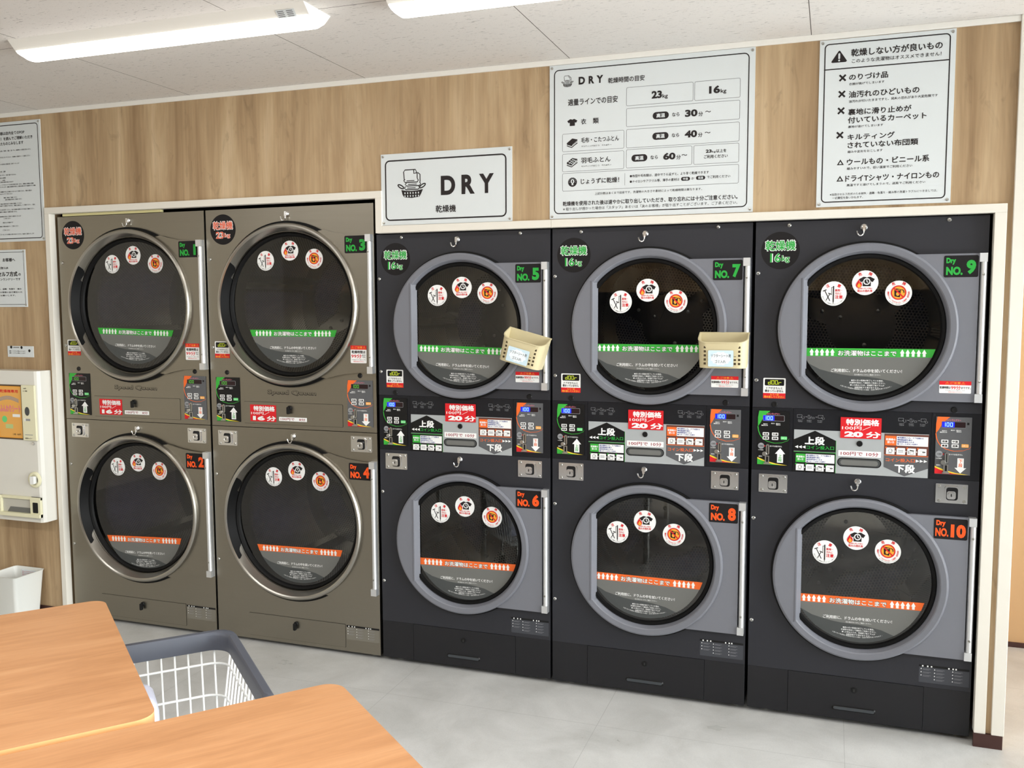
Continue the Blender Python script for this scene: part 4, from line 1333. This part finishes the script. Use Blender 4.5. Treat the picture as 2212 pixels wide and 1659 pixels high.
def draw_guide(b):
    basket_icon(b, 0.8551, 2.490, 0.049)
    b.text('D', 0.926, 2.4955, 0.952, 2.5255, INK, 2, 0.045, res=4); b.text('R', 0.967, 2.4955, 0.990, 2.5255, INK, 2, 0.045, res=4); b.text('Y', 0.999, 2.4955, 1.0265, 2.5255, INK, 2, 0.045, res=4)
    b.text('乾燥時間の目安', 1.0465, 2.4905, 1.191, 2.5115, INK, 2, 0.02); b.text('適量ラインでの目安', 0.8825, 2.4155, 1.085, 2.4415, INK, 2, 0.02)
    for x0, z0, x1, z1 in ((1.1195, 2.3975, 1.3805, 2.4690), (1.3850, 2.3975, 1.5565, 2.4695), (1.1200, 2.3170, 1.5560, 2.3885), (1.1203, 2.2350, 1.5560, 2.3075),
                           (1.1205, 2.1570, 1.3785, 2.2295), (1.3845, 2.1570, 1.5555, 2.2295), (0.8585, 2.2352, 1.1120, 2.3065), (0.8585, 2.1557, 1.1120, 2.2268), (0.8587, 2.0785, 1.5558, 2.1500)):
        b.frame(x0, z0, x1, z1, 0.006, 0.0014, MIDGREY, 1)
    for t, k, x0, x1, z in (('23', 'kg', 1.2198, 1.2825, 2.418), ('16', 'kg', 1.4401, 1.5044, 2.4195)):
        w = x1 - x0
        b.text(t, x0, z, x0 + w * 0.64, z + 0.029, INK, 2, 0.045); b.text(k, x0 + w * 0.68, z - 0.004, x1, z + 0.0145, INK, 2, 0.02)
    shirt(b, 0.9, 2.3495, 0.0215, INK)
    b.text('衣', 0.9365, 2.3395, 0.9570, 2.361, INK, 2, 0.02); b.text('類', 0.9855, 2.3395, 1.0085, 2.361, INK, 2, 0.02)
    for px, z, num, tail in ((1.2245, 2.3385, '30', 1.448), (1.2240, 2.2600, '40', 1.447), (1.1418, 2.1805, '60', 1.3600)):
        pill(b, px, z, px + 0.063, z + 0.0275, '高温'); b.text('なら', px + 0.076, z + 0.006, px + 0.104, z + 0.0205, INK, 2, 0.02)
        b.text(num, px + 0.1255, z + 0.0005, px + 0.173, z + 0.0275, INK, 2, 0.045); b.text('分', px + 0.177, z, px + 0.193, z + 0.0165, INK, 2, 0.02); b.text('～', tail - 0.021, z + 0.0125, tail, z + 0.0180, INK, 2, 0.02)
    b.text('毛布・こたつふとん', 0.937, 2.2665, 1.091, 2.287, INK, 2, 0.02); b.text('キルティング加工 ○　それ以外 ×', 0.938, 2.2495, 1.060, 2.2560, INK, 2, res=1)
    b.text('羽毛ふとん', 0.937, 2.187, 1.057, 2.208, INK, 2, 0.02); b.text('キルティング加工 ○　それ以外 ×', 0.938, 2.171, 1.060, 2.1775, INK, 2, res=1)
    # blanket and quilt pictograms
    for z, quilt in ((2.2535, False), (2.1765, True)):
        b.poly([(0.8775, z + 0.016), (0.900, z + 0.033), (0.9215, z + 0.028), (0.9215, z + 0.021), (0.897, z + 0.003), (0.8775, z + 0.010)], INK, 1)
        b.stroke([(0.8775, z + 0.0055), (0.897, z - 0.0025), (0.9215, z + 0.0145)], 0.0035, INK, 1)
        b.stroke([(0.9215, z + 0.024), (0.9, z + 0.007), (0.9215, z + 0.0185)], 0.0012, BOARD, 2)
        if quilt:
            for q in range(3):
                b.stroke([(0.8825 + 0.008 * q, z + 0.019 + 0.005 * q), (0.902 + 0.008 * q, z + 0.008 + 0.005 * q)], 0.0016, BOARD, 2)
                b.stroke([(0.886 + 0.009 * q, z + 0.010 - 0.001 * q), (0.905 + 0.006 * q, z + 0.028 - 0.002 * q)], 0.0012, BOARD, 2)
    b.text('23', 1.4307, 2.1985, 1.453, 2.211, INK, 2, 0.04); b.text('kg', 1.4545, 2.1965, 1.468, 2.2055, INK, 2, 0.02, res=1); b.text('以上を', 1.4705, 2.1975, 1.508, 2.210, INK, 2, 0.02)
    b.text('ご利用ください', 1.4245, 2.1775, 1.5130, 2.1905, INK, 2, 0.02)
    b.oval(0.9012, 2.1135, 0.0185, INK); b.oval(0.9012, 2.1165, 0.0075, BOARD, 2, 0.009); b.rect(0.8975, 2.1015, 0.905, 2.107, BOARD, 2); b.oval(0.9012, 2.1165, 0.0028, INK, 3, 0.006)
    for i in range(9):
        a = PI * (-0.1 + 1.2 * i / 8); b.stroke([(0.9012 + 0.0115 * math.cos(a), 2.117 + 0.0115 * math.sin(a)), (0.9012 + 0.0145 * math.cos(a), 2.117 + 0.0145 * math.sin(a))], 0.001, BOARD, 2)
    b.text('じょうずに乾燥！', 0.9365, 2.104, 1.0925, 2.125, INK, 2, 0.02); b.rect(1.1155, 2.0915, 1.1165, 2.1380, MIDGREY)
    b.text('●布団や毛布類は、途中でうら返すと、より早く乾燥できます', 1.136, 2.1200, 1.4435, 2.1310, INK, 2, 0.01, res=1); b.text('●ナイロンやアクリル等、薄手の素材は', 1.136, 2.0985, 1.331, 2.1095, INK, 2, 0.01, res=1)
    pill(b, 1.3375, 2.0975, 1.372, 2.1120, '中温'); b.text('か', 1.378, 2.1, 1.3875, 2.1095, INK, 2, 0.01, res=1); pill(b, 1.395, 2.0985, 1.430, 2.1130, '低温')
    b.text('でご利用ください', 1.437, 2.1015, 1.5245, 2.1125, INK, 2, 0.01, res=1)
    b.text('上記分数はあくまで目安です。洗濯物の大きさや素材によって乾燥時間は異なります。', 0.9945, 2.0585, 1.4186, 2.0685, INK, 2, 0.005, res=1)
    b.text('乾燥機を使用された後は速やかに取り出していただき、取り忘れには十分ご注意ください。', 0.861, 2.0195, 1.5525, 2.0375, INK, 2, 0.022); b.text('※ 取り出しが遅かった場合は「スタッフ」あるいは「次のお客様」が取り出すことがございます。ご了承ください。', 0.862, 2.0005, 1.5525, 2.0135, INK, 2, 0.0, res=1)


sign('drying_guide_sign', 'wide white board of drying times in boxes, with a small basket pictogram', 0.805, 1.6095, 1.969, 2.578, (0.8235, 1.988, 1.5885, 2.560, 0.02, 0.004), draw_guide)


def cross_(b, x, z, s):
    for d in (1, -1):
        b.stroke([(x - s, z - s * d), (x + s, z + s * d)], s * 0.62, INK, 1)


def tri_(b, x, z, s):
    o = [(x - s, z - s * 0.75), (x + s, z - s * 0.75), (x, z + s * 0.95)]; k = 0.48; cz = z - s * 0.22
    b.ring(o, [(x + (a - x) * k, cz + (c - cz) * k) for a, c in o], INK, 1)


def draw_dont(b):
    b.rect(1.8535, 2.4695, 2.2725, 2.4735, INK, 1)
    b.poly([(1.8775, 2.4975), (1.882, 2.4945), (1.928, 2.4945), (1.932, 2.4985), (1.908, 2.5345), (1.9055, 2.5365), (1.9025, 2.5345)], INK, 1)
    b.rrect(1.9018, 2.5065, 1.9082, 2.527, 0.003, BOARD, 2); b.oval(1.905, 2.5013, 0.0032, BOARD, 2)
    T = lambda t, x0, z0, x1, z1, bd=0.025, res=2: b.text(t, x0, z0, x1, z1, INK, 2, bd, res=res)
    T('乾燥しない方が良いもの', 1.946, 2.5115, 2.2465, 2.5375); T('このような洗濯物はオススメできません！', 1.9487, 2.4880, 2.2437, 2.5020, 0.01)
    for z in (2.4385, 2.3810, 2.3215, 2.2345):
        cross_(b, 1.9185 - (2.4385 - z) * 0.02, z, 0.0105)
    for z in (2.1355, 2.0765):
        tri_(b, 1.9185, z, 0.012)
    T('のりづけ品', 1.9411, 2.4275, 2.0715, 2.4490); T('衣類が焦げてしまいます', 1.9416, 2.4095, 2.0601, 2.4185, 0.01, 1)
    T('油汚れのひどいもの', 1.9415, 2.3655, 2.1762, 2.3885); T('油汚れが付いたままですと、発火の恐れがあり大変危険です', 1.942, 2.3475, 2.2366, 2.3575, 0.01, 1)
    T('裏地に滑り止めが', 1.9411, 2.3035, 2.1521, 2.3255); T('付いているカーペット', 1.941, 2.2745, 2.2022, 2.2965); T('裏地が溶けてしまいます', 1.9422, 2.2575, 2.0604, 2.2665, 0.01, 1)
    T('キルティング', 1.9413, 2.2145, 2.0993, 2.2355); T('されていない布団類', 1.9421, 2.1850, 2.1778, 2.2070); T('縮みや変形をおこします', 1.9425, 2.1680, 2.0609, 2.1770, 0.01, 1)
    T('ウールもの・ビニール系', 1.9415, 2.1245, 2.2158, 2.1470); T('縮みやすいので、低い温度でご利用ください', 1.9419, 2.1075, 2.1613, 2.1170, 0.01, 1)
    T('ドライTシャツ・ナイロンもの', 1.9375, 2.0645, 2.2496, 2.0870); T('高温ですと溶けてしまうので、送風でご利用ください', 1.9426, 2.0480, 2.2058, 2.0570, 0.01, 1)
    T('※当店はセルフ方式のため紛失・盗難・色落ち・縮み等の洗濯トラブルにつきましては、', 1.8848, 2.0165, 2.2456, 2.0255, 0.005, 1); T('一切責任を負いかねます。', 1.8936, 2.0035, 1.9992, 2.0125, 0.005, 1)


sign('warning_sign', 'tall white board headed by a black warning triangle, crosses down its side', 1.8375, 2.2895, 1.9765, 2.577, (1.8540, 1.992, 2.2725, 2.563, 0.016, 0.004), draw_dont)


def draw_rules(b):
    T = lambda t, x1, z, s, bd=0.0: (lambda w: b.text(t, x1 - w, z - s / 2, x1, z + s / 2, INK, 2, bd, res=1 if s < 0.014 else 2))(len(t) * s * 1.02)
    T('ご利用のお客様は店内全てのPOP', -1.962, 2.500, 0.0165, 0.02); T('（注意書き）を読んでご理解いただき', -1.911, 2.4735, 0.0165, 0.02); T('ご同意されたものとみなします', -1.972, 2.4490, 0.0165, 0.02)
    R = [(-1.925, 2.413, 'コイン投入後の返金、色落ち・縮み・型くずれ、破損等は一切責任を負いません'), (-1.932, 2.381, '洗濯物の入れすぎはしないでください・洗濯物の分量を守ってご使用ください'), (-2.005, 2.347, '靴やペットの毛布等の洗濯は固くお断りいたします'), (-2.10, 2.310, '紛失、盗難'),
         (-2.03, 2.292, '洗濯物の放置はご遠慮ください。お取り置きできません'), (-2.10, 2.278, '店内の設備等'), (-2.105, 2.266, 'の破損'), (-2.05, 2.257, '事故等があった場合は責任を負いかねます'), (-1.918, 2.243, '店内での盗難、トラブルについては当店は責任を負いません、貴重品の管理はお客様'),
         (-1.905, 2.232, 'ご自身でお願いいたします。機械の故障等が発生した場合は備え付けの連絡先までご連絡'), (-1.932, 2.208, '洗濯機、乾燥機の中にお子様が入らないようご注意ください。事故の責任は'), (-2.06, 2.197, '負いかねますのでご了承ください'), (-2.03, 2.178, '喫煙、飲食はご遠慮ください'), (-2.0, 2.168, '店内の備品は大切にご利用ください'),
         (-2.0, 2.147, '不審な行動を見かけた場合は通報してください'), (-1.915, 2.137, '閉店時間を過ぎての使用はできません。時間に余裕をもってご使用ください、ご協力'), (-1.92, 2.117, 'ゴミは必ずお持ち帰りください、他のお客様の迷惑となる行為はご遠慮ください。'), (-2.035, 2.106, '駐車場での事故は一切責任を負いません'),
         (-2.01, 2.083, '営業時間は予告なく変更する場合がございます'), (-2.08, 2.073, 'ご了承ください'), (-2.065, 2.052, '防犯カメラ作動中です'), (-2.03, 2.033, '乾燥後の衣類は高温です、ご注意ください'), (-2.09, 2.014, 'ご了承ください'), (-1.93, 1.992, 'その他ご不明な点がございましたらお気軽にお問い合わせください、係員がご案内いたします')]
    for x1, z, t in R:
        T(t, x1, z, 0.0068, 0.012)


sign('house_rules_sign', 'large white notice board full of small black print beside the dryer casing', -2.30, -1.8590, 1.9545, 2.556, (-2.285, 1.968, -1.874, 2.541, 0.018, 0.004), draw_rules)


def draw_self(b):
    b.text('お客様へ', -2.149, 1.8535, -2.066, 1.8715, INK, 2, 0.03); b.text('当店は', -2.205, 1.8155, -2.113, 1.8275, INK, 2, 0.03)
    b.text('セルフ方式', -2.186, 1.778, -2.055, 1.802, INK, 2, 0.04); b.text('の', -2.048, 1.781, -2.032, 1.793, INK, 2, 0.03); b.text('コインランドリーです', -2.205, 1.757, -2.036, 1.769, INK, 2, 0.02)
    for i, (t, x0, x1) in enumerate((('洗濯機の故障や不具合の際は、盗難・色落ち・縮み', -2.36, -2.032), ('等の責任は負いかねます。お客様の自己責任の元', -2.36, -2.028), ('ご利用くださいますようお願いします。', -2.36, -2.073))):
        b.text(t, x0, 1.7130 - 0.0165 * i - 0.004, x1, 1.7130 - 0.0165 * i + 0.004, INK, 2, 0.02, res=1)


sign('self_service_sign', 'smaller white notice hanging below the house rules board', -2.42, -1.9975, 1.6205, 1.9135, (-2.408, 1.632, -2.008, 1.902, 0.006, 0.0022), draw_self, True)


def draw_strip(b):
    for x, z in ((-2.122, 1.4125), (-2.052, 1.411), (-2.0, 1.395)):
        b.oval(x, z, 0.0075, BLK, 1)
    b.rect(-2.108, 1.410, -2.067, 1.413, INK, 1)
    for z in (1.392, 1.382):
        b.text('故障・トラブルの際はこちらまで', -2.137, z - 0.003, -2.028, z + 0.003, INK, 1, 0.02, res=1)


sign('notice_strip', 'small white strip notice just above the ivory dispenser', -2.148, -1.974, 1.3615, 1.4185, None, draw_strip, False)

# baskets (after the dryers they hang on)
basket((0.7080, -0.030, 1.4410), math.radians(15), 'beige perforated basket hanging tilted over the number five door')
basket((1.5135, -0.030, 1.4450), 0.0, 'beige perforated basket hanging level over the number seven door')

# ------------------------------------------------------------------ dryer sheet dispenser on the wall
d = thing('sheet_dispenser', 'ivory wall-mounted dryer sheet dispenser with an orange poster', 'vending machine', (0, 0, 0))
b = MB(); x0, x1, z0, z1, yf, yb = -2.235, -1.868, 0.520, 1.297, -0.108, WY
P = [(x0, yb), (x0, yf + 0.012), (x0 + 0.012, yf), (x1 - 0.02, yf), (x1 - 0.008, yf + 0.006), (x1, yf + 0.022), (x1, yb)]
b.zprism(P, z0, z1, VEND); obj('body', b, d, bevel=0.002)
b = MB(); b.frame(-2.142, 0.944, -1.970, 1.226, 0.004, 0.008, MATS.get('x') or mat('bronze_frame', (92, 74, 56), 0.4), 3)
b.rect(-2.136, 0.950, -1.976, 1.220, AMBER, 1); b.rect(-2.13, 0.956, -1.978, 1.214, mat('poster_orange', (236, 176, 92), 0.5), 1.5)
b.text('乾燥機専用', -2.118, 1.184, -1.998, 1.200, RED, 2, 0.03); b.text('ふんわりシート', -2.122, 1.085, -1.985, 1.12, PINK, 3, 0.05)
for k in range(5):
    b.stroke([(-2.125 + 0.026 * i, 1.155 - 0.004 * k + 0.012 * math.sin(i * 0.7)) for i in range(6)], 0.0025, LINEGREY, 2)
b.oval(-2.095, 1.047, 0.017, MINT, 2); b.rect(-2.09, 1.0, -2.04, 1.022, mat('pale_green_print', (190, 206, 140), 0.5), 2); b.rect(-2.04, 1.06, -1.99, 1.075, WHITE, 2)
b.text('１枚 100円', -2.045, 0.966, -1.990, 0.976, INK, 2, 0.02)
obj('poster_window', b, d, (0, yf - 0.001, 0))
b = MB(); b.box(-1.966, -1.878, yf - 0.012, yf, 0.944, 1.226, VENDSIDE); pp = obj('coin_panel', b, d, bevel=0.003)
b = MB(); b.oval(-1.930, 1.0935, 0.0155, STKDARK, 1, 0.0225); b.rect(-1.94, 1.045, -1.912, 1.055, LINEGREY, 1); b.rect(-1.951, 1.042, -1.943, 1.058, WHITE, 1)
b.text('100円', -1.947, 1.206, -1.930, 1.213, INK, 1, 0.02, res=1); b.text('コイン専用', -1.952, 1.193, -1.924, 1.200, INK, 1, 0.02, res=1); b.rect(-1.95, 0.972, -1.90, 0.975, LINEGREY, 1); b.text('返却レバー', -1.95, 0.952, -1.905, 0.959, INK, 1, 0.02, res=1)
obj('coin_entry', b, pp, (0, yf - 0.0125, 0))
b = MB(); b.lathe(-1.9075, 0.929, [(0.0085, yf), (0.0085, yf - 0.006), (0.006, yf - 0.008), (0.0001, yf - 0.008)], CHROME, 20); obj('lock', b, d)
b = MB(); b.lathe(-1.911, 0.742, [(0.041, yf), (0.040, yf - 0.008), (0.033, yf - 0.012), (0.026, yf - 0.010), (0.025, yf - 0.004), (0.0001, yf - 0.004)], VENDSIDE, 32)
kb = obj('dial', b, d); b = MB(); b.prism(rr(-1.9235, 0.722, -1.8985, 0.762, 0.006), yf - 0.024, yf - 0.003, WHITE); b.prism(rr(-1.8945, 0.726, -1.889, 0.758, 0.002), yf - 0.006, yf - 0.003, BLK); obj('dial_grip', b, kb, bevel=0.001)
b = MB(); tz0, tz1, tx0, tx1 = 0.548, 0.652, -2.145, -1.850 - 0.022
b.box(tx0, tx1, yf - 0.022, yf, tz0, tz0 + 0.018, VENDSIDE); b.box(tx0, tx1, yf - 0.012, yf, tz1 - 0.014, tz1, VENDSIDE)
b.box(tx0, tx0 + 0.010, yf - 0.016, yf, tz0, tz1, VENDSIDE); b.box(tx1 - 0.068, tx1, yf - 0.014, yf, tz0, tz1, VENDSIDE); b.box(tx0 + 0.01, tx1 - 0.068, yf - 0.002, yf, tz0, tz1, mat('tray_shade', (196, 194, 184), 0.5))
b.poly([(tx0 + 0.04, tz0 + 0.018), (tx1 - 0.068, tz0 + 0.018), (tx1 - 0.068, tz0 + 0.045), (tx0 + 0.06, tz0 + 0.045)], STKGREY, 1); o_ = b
b.v = [(x, (yf - 0.003) if -0.0006 < y < -0.0003 else y, z) for x, y, z in b.v]
b.prism(rr(tx1 - 0.050, tz0 + 0.024, tx1 - 0.016, tz1 - 0.026, 0.004), yf - 0.015, yf - 0.013, BLK)
obj('dispensing_tray', b, d, bevel=0.001)

# ------------------------------------------------------------------ bin under the dispenser
t = thing('waste_bin', 'white plastic waste bin on the floor by the wall', 'bin', (-2.06, -0.125, 0))
b = MB(); q = [(0.078, 0.0), (0.098, 0.245), (0.102, 0.252), (0.097, 0.252), (0.094, 0.243), (0.074, 0.006)]
rows = []
for k, z in q:
    rows.append([(x, y, z) for x, y in rr(-k, -k * 0.95, k, k * 0.95, 0.018)])
n = len(rows[0]); b.add(sum(rows, []), [(i * n + j, i * n + (j + 1) % n, (i + 1) * n + (j + 1) % n, (i + 1) * n + j) for i in range(len(rows) - 1) for j in range(n)], BINW, True)
b.add(rows[-1], [tuple(range(n))], BINW); b.add(rows[0], [tuple(range(n))[::-1]], BINW)
obj('bin_body', b, t, angle=40)
b = MB(); b.rect(-0.05, 0.185, 0.08, 0.238, PAPER2, 0.5)
for i in range(5):
    b.text('燃えるゴミ以外は入れないでください', -0.046, 0.19 + 0.009 * i, 0.076, 0.195 + 0.009 * i, RED, 1, 0.01, res=1)
obj('label', b, t, (0, 0.0845, 0))

# ------------------------------------------------------------------ folding tables
TH = math.radians(50.0)


def table(corner, ln, wd, label):
    """corner: far corner of the top; the top runs back along -u (ln) and across along +v (wd)"""
    r = thing('folding_table', label, 'table', (corner[0], corner[1], 0), 'laundry folding tables'); r.rotation_euler = (0, 0, TH)
    b = MB(); b.zprism(rr(-ln, -wd, 0, 0, 0.045, 8), 0.712, 0.74, TABLE, True)
    tt = obj('tabletop', b, r, bevel=0.002); tt.data.materials.append(EDGE)
    for p in tt.data.polygons:
        if abs(p.normal.z) < 0.5:
            p.material_index = 1
    for x in (-0.09, -ln + 0.09):
        for y in (-0.09, -wd + 0.09):
            b = MB(); b.zprism([(x + 0.02 * math.cos(2 * PI * i / 20), y + 0.02 * math.sin(2 * PI * i / 20)) for i in range(20)], 0, 0.712, SCREW, True); obj('leg', b, r)
    return r


table((-0.148, -1.5056), 1.2, 0.918, 'orange wood table standing at the frame edge beyond the other table')
table((0.829, -1.8077), 1.2, 0.918, 'orange wood table nearer the camera with its corner towards the dryers')

# ------------------------------------------------------------------ wire laundry cart
ct = thing('laundry_cart', 'white wire laundry cart with a slate grey plastic rim, beside the tables', 'cart', (0.135, -1.275, 0)); ct.rotation_euler = (0, 0, math.radians(47.0))
L, Wc = 0.62, 0.43      # along -y (v) and -x (u)


def rim_outline(e, n=8):
    return rr(-Wc + e, -L + e, -e, -e, 0.06, n)


b = MB(); prof = [(0.0, 0.555), (-0.004, 0.600), (0.002, 0.608), (0.020, 0.608), (0.026, 0.600), (0.024, 0.553), (0.012, 0.548)]
rows = [[(x, y, z) for x, y in rim_outline(e)] for e, z in prof]; n = len(rows[0]); k = len(rows)
b.add(sum(rows, []), [(i * n + j, i * n + (j + 1) % n, ((i + 1) % k) * n + (j + 1) % n, ((i + 1) % k) * n + j) for i in range(k) for j in range(n)], CARTRIM, True)
obj('rim', b, ct, angle=50)
lev = lambda z: 0.014 + 0.05 * (0.56 - z) / 0.36
b = MB()
for z in (0.51, 0.415, 0.32, 0.20):
    b.tube([(x, y, z) for x, y in rim_outline(lev(z))], 0.0036 if z > 0.21 else 0.005, WIRE, 8, True)
e0, e1 = lev(0.56), lev(0.2)
for i in range(1, 14):
    y = -L + 0.02 + (L - 0.04) * i / 14
    for xa, xb in ((-e0, -e1), (-Wc + e0, -Wc + e1)):
        b.tube([(xa + (0.003 if xa > -0.2 else -0.003) * -1, y, 0.56), (xb, y, 0.2)], 0.0031, WIRE, 6)
    b.tube([(-e1, y, 0.2), (-Wc + e1, y, 0.2)], 0.0031, WIRE, 6)
for i in range(1, 10):
    x = -Wc + 0.02 + (Wc - 0.04) * i / 10
    for ya, yb in ((-e0, -e1), (-L + e0, -L + e1)):
        b.tube([(x, ya, 0.56), (x, yb, 0.2)], 0.0031, WIRE, 6)
    b.tube([(x, -e1, 0.2), (x, -L + e1, 0.2)], 0.0031, WIRE, 6)
obj('wire_basket', b, ct)
for x in (-0.10, -Wc + 0.10):
    for y in (-0.12, -L + 0.12):
        b = MB(); b.tube([(x, y, 0.2), (x, y, 0.075)], 0.008, SCREW, 10); lg = obj('leg', b, ct)
        w = MB(); w.lathe(x, 0.032, [(0.0001, y - 0.012), (0.028, y - 0.012), (0.032, y - 0.008), (0.032, y + 0.008), (0.028, y + 0.012), (0.0001, y + 0.012)], BLK, 20); w.box(x - 0.014, x + 0.014, y - 0.016, y - 0.013, 0.03, 0.078, SCREW); w.box(x - 0.014, x + 0.014, y + 0.013, y + 0.016, 0.03, 0.078, SCREW); w.box(x - 0.014, x + 0.014, y - 0.016, y + 0.016, 0.07, 0.078, SCREW); obj('caster', w, lg)

# pale plastic tub standing in the cart
t = thing('plastic_tub', 'pale bluish plastic tub standing upside down inside the wire cart', 'tub', (0.0, 0.0, 0)); t.rotation_euler = (0, 0, math.radians(47.0))
t.location = (0.062, -1.664, 0.206)

b = MB(); rows = []
for k, z in ((0.096, 0.0), (0.096, 0.008), (0.090, 0.008), (0.084, 0.29), (0.080, 0.312), (0.070, 0.325), (0.058, 0.330)):
    rows.append([(x, y, z) for x, y in rr(-k, -k, k, k, 0.3 * k + 0.006)])
n = len(rows[0]); b.add(sum(rows, []), [(i * n + j, i * n + (j + 1) % n, (i + 1) * n + (j + 1) % n, (i + 1) * n + j) for i in range(len(rows) - 1) for j in range(n)], TUB, True)
b.add(rows[-1], [tuple(range(n))], TUB, True); b.add(rows[0], [tuple(range(n))[::-1]], TUB)
obj('tub_body', b, t, angle=60)


# ------------------------------------------------------------------ ceiling lamps
def ceiling_lamp(x0, label):
    r = thing('ceiling_light', label, 'ceiling light', (x0, -0.905, CZ), 'strip lights on the ceiling'); ln = 1.255
    b = MB(); P = [(-0.085, 0), (0.085, 0), (0.048, -0.036), (-0.048, -0.036)]; n = 4
    v = [(0, y, z) for y, z in P] + [(ln, y, z) for y, z in P]
    b.add(v, [(0, 1, 2, 3), (7, 6, 5, 4), (0, 4, 5, 1), (1, 5, 6, 2), (2, 6, 7, 3), (3, 7, 4, 0)], LAMPBODY); obj('housing', b, r)
    b = MB(); m = 14
    rows = []
    for xx, s in ((0.004, 0.55), (0.02, 0.95), (0.03, 1.0), (ln - 0.03, 1.0), (ln - 0.02, 0.95), (ln - 0.004, 0.55)):
        rows.append([(xx, 0.052 * math.cos(PI * i / m), -0.032 - 0.028 * s * math.sin(PI * i / m)) for i in range(m + 1)])
    b.add(sum(rows, []), [(i * (m + 1) + j, i * (m + 1) + j + 1, (i + 1) * (m + 1) + j + 1, (i + 1) * (m + 1) + j) for i in range(5) for j in range(m)], LAMP, True)
    b.add(rows[0], [tuple(range(m + 1))], LAMP); b.add(rows[-1], [tuple(range(m + 1))[::-1]], LAMP)
    obj('diffuser', b, r)
    b = MB()
    v = [(ln - 0.115 + a, -0.0715 + 0.021 * c, -0.0148 - 0.0204 * c) for a, c in ((0, 0), (0.07, 0), (0.07, 1), (0, 1))]
    b.add([(x, y - 0.0004, z - 0.0004) for x, y, z in v], [(0, 1, 2, 3)], BOARD)
    for k in range(4):
        for q in range(2):
            c0 = 0.12 + 0.21 * k
            v = [(ln - 0.110 + a + 0.034 * q, -0.0715 + 0.021 * c - 0.0008, -0.0148 - 0.0204 * c - 0.0008) for a, c in ((0, c0), (0.024, c0), (0.024, c0 + 0.09), (0, c0 + 0.09))]
            b.add(v, [(0, 1, 2, 3)], MIDGREY)
    obj('rating_label', b, r)
    return r


ceiling_lamp(-0.985, 'strip light on the ceiling in front of the stainless steel dryers')
ceiling_lamp(0.555, 'strip light on the ceiling in front of the dark grey dryers')
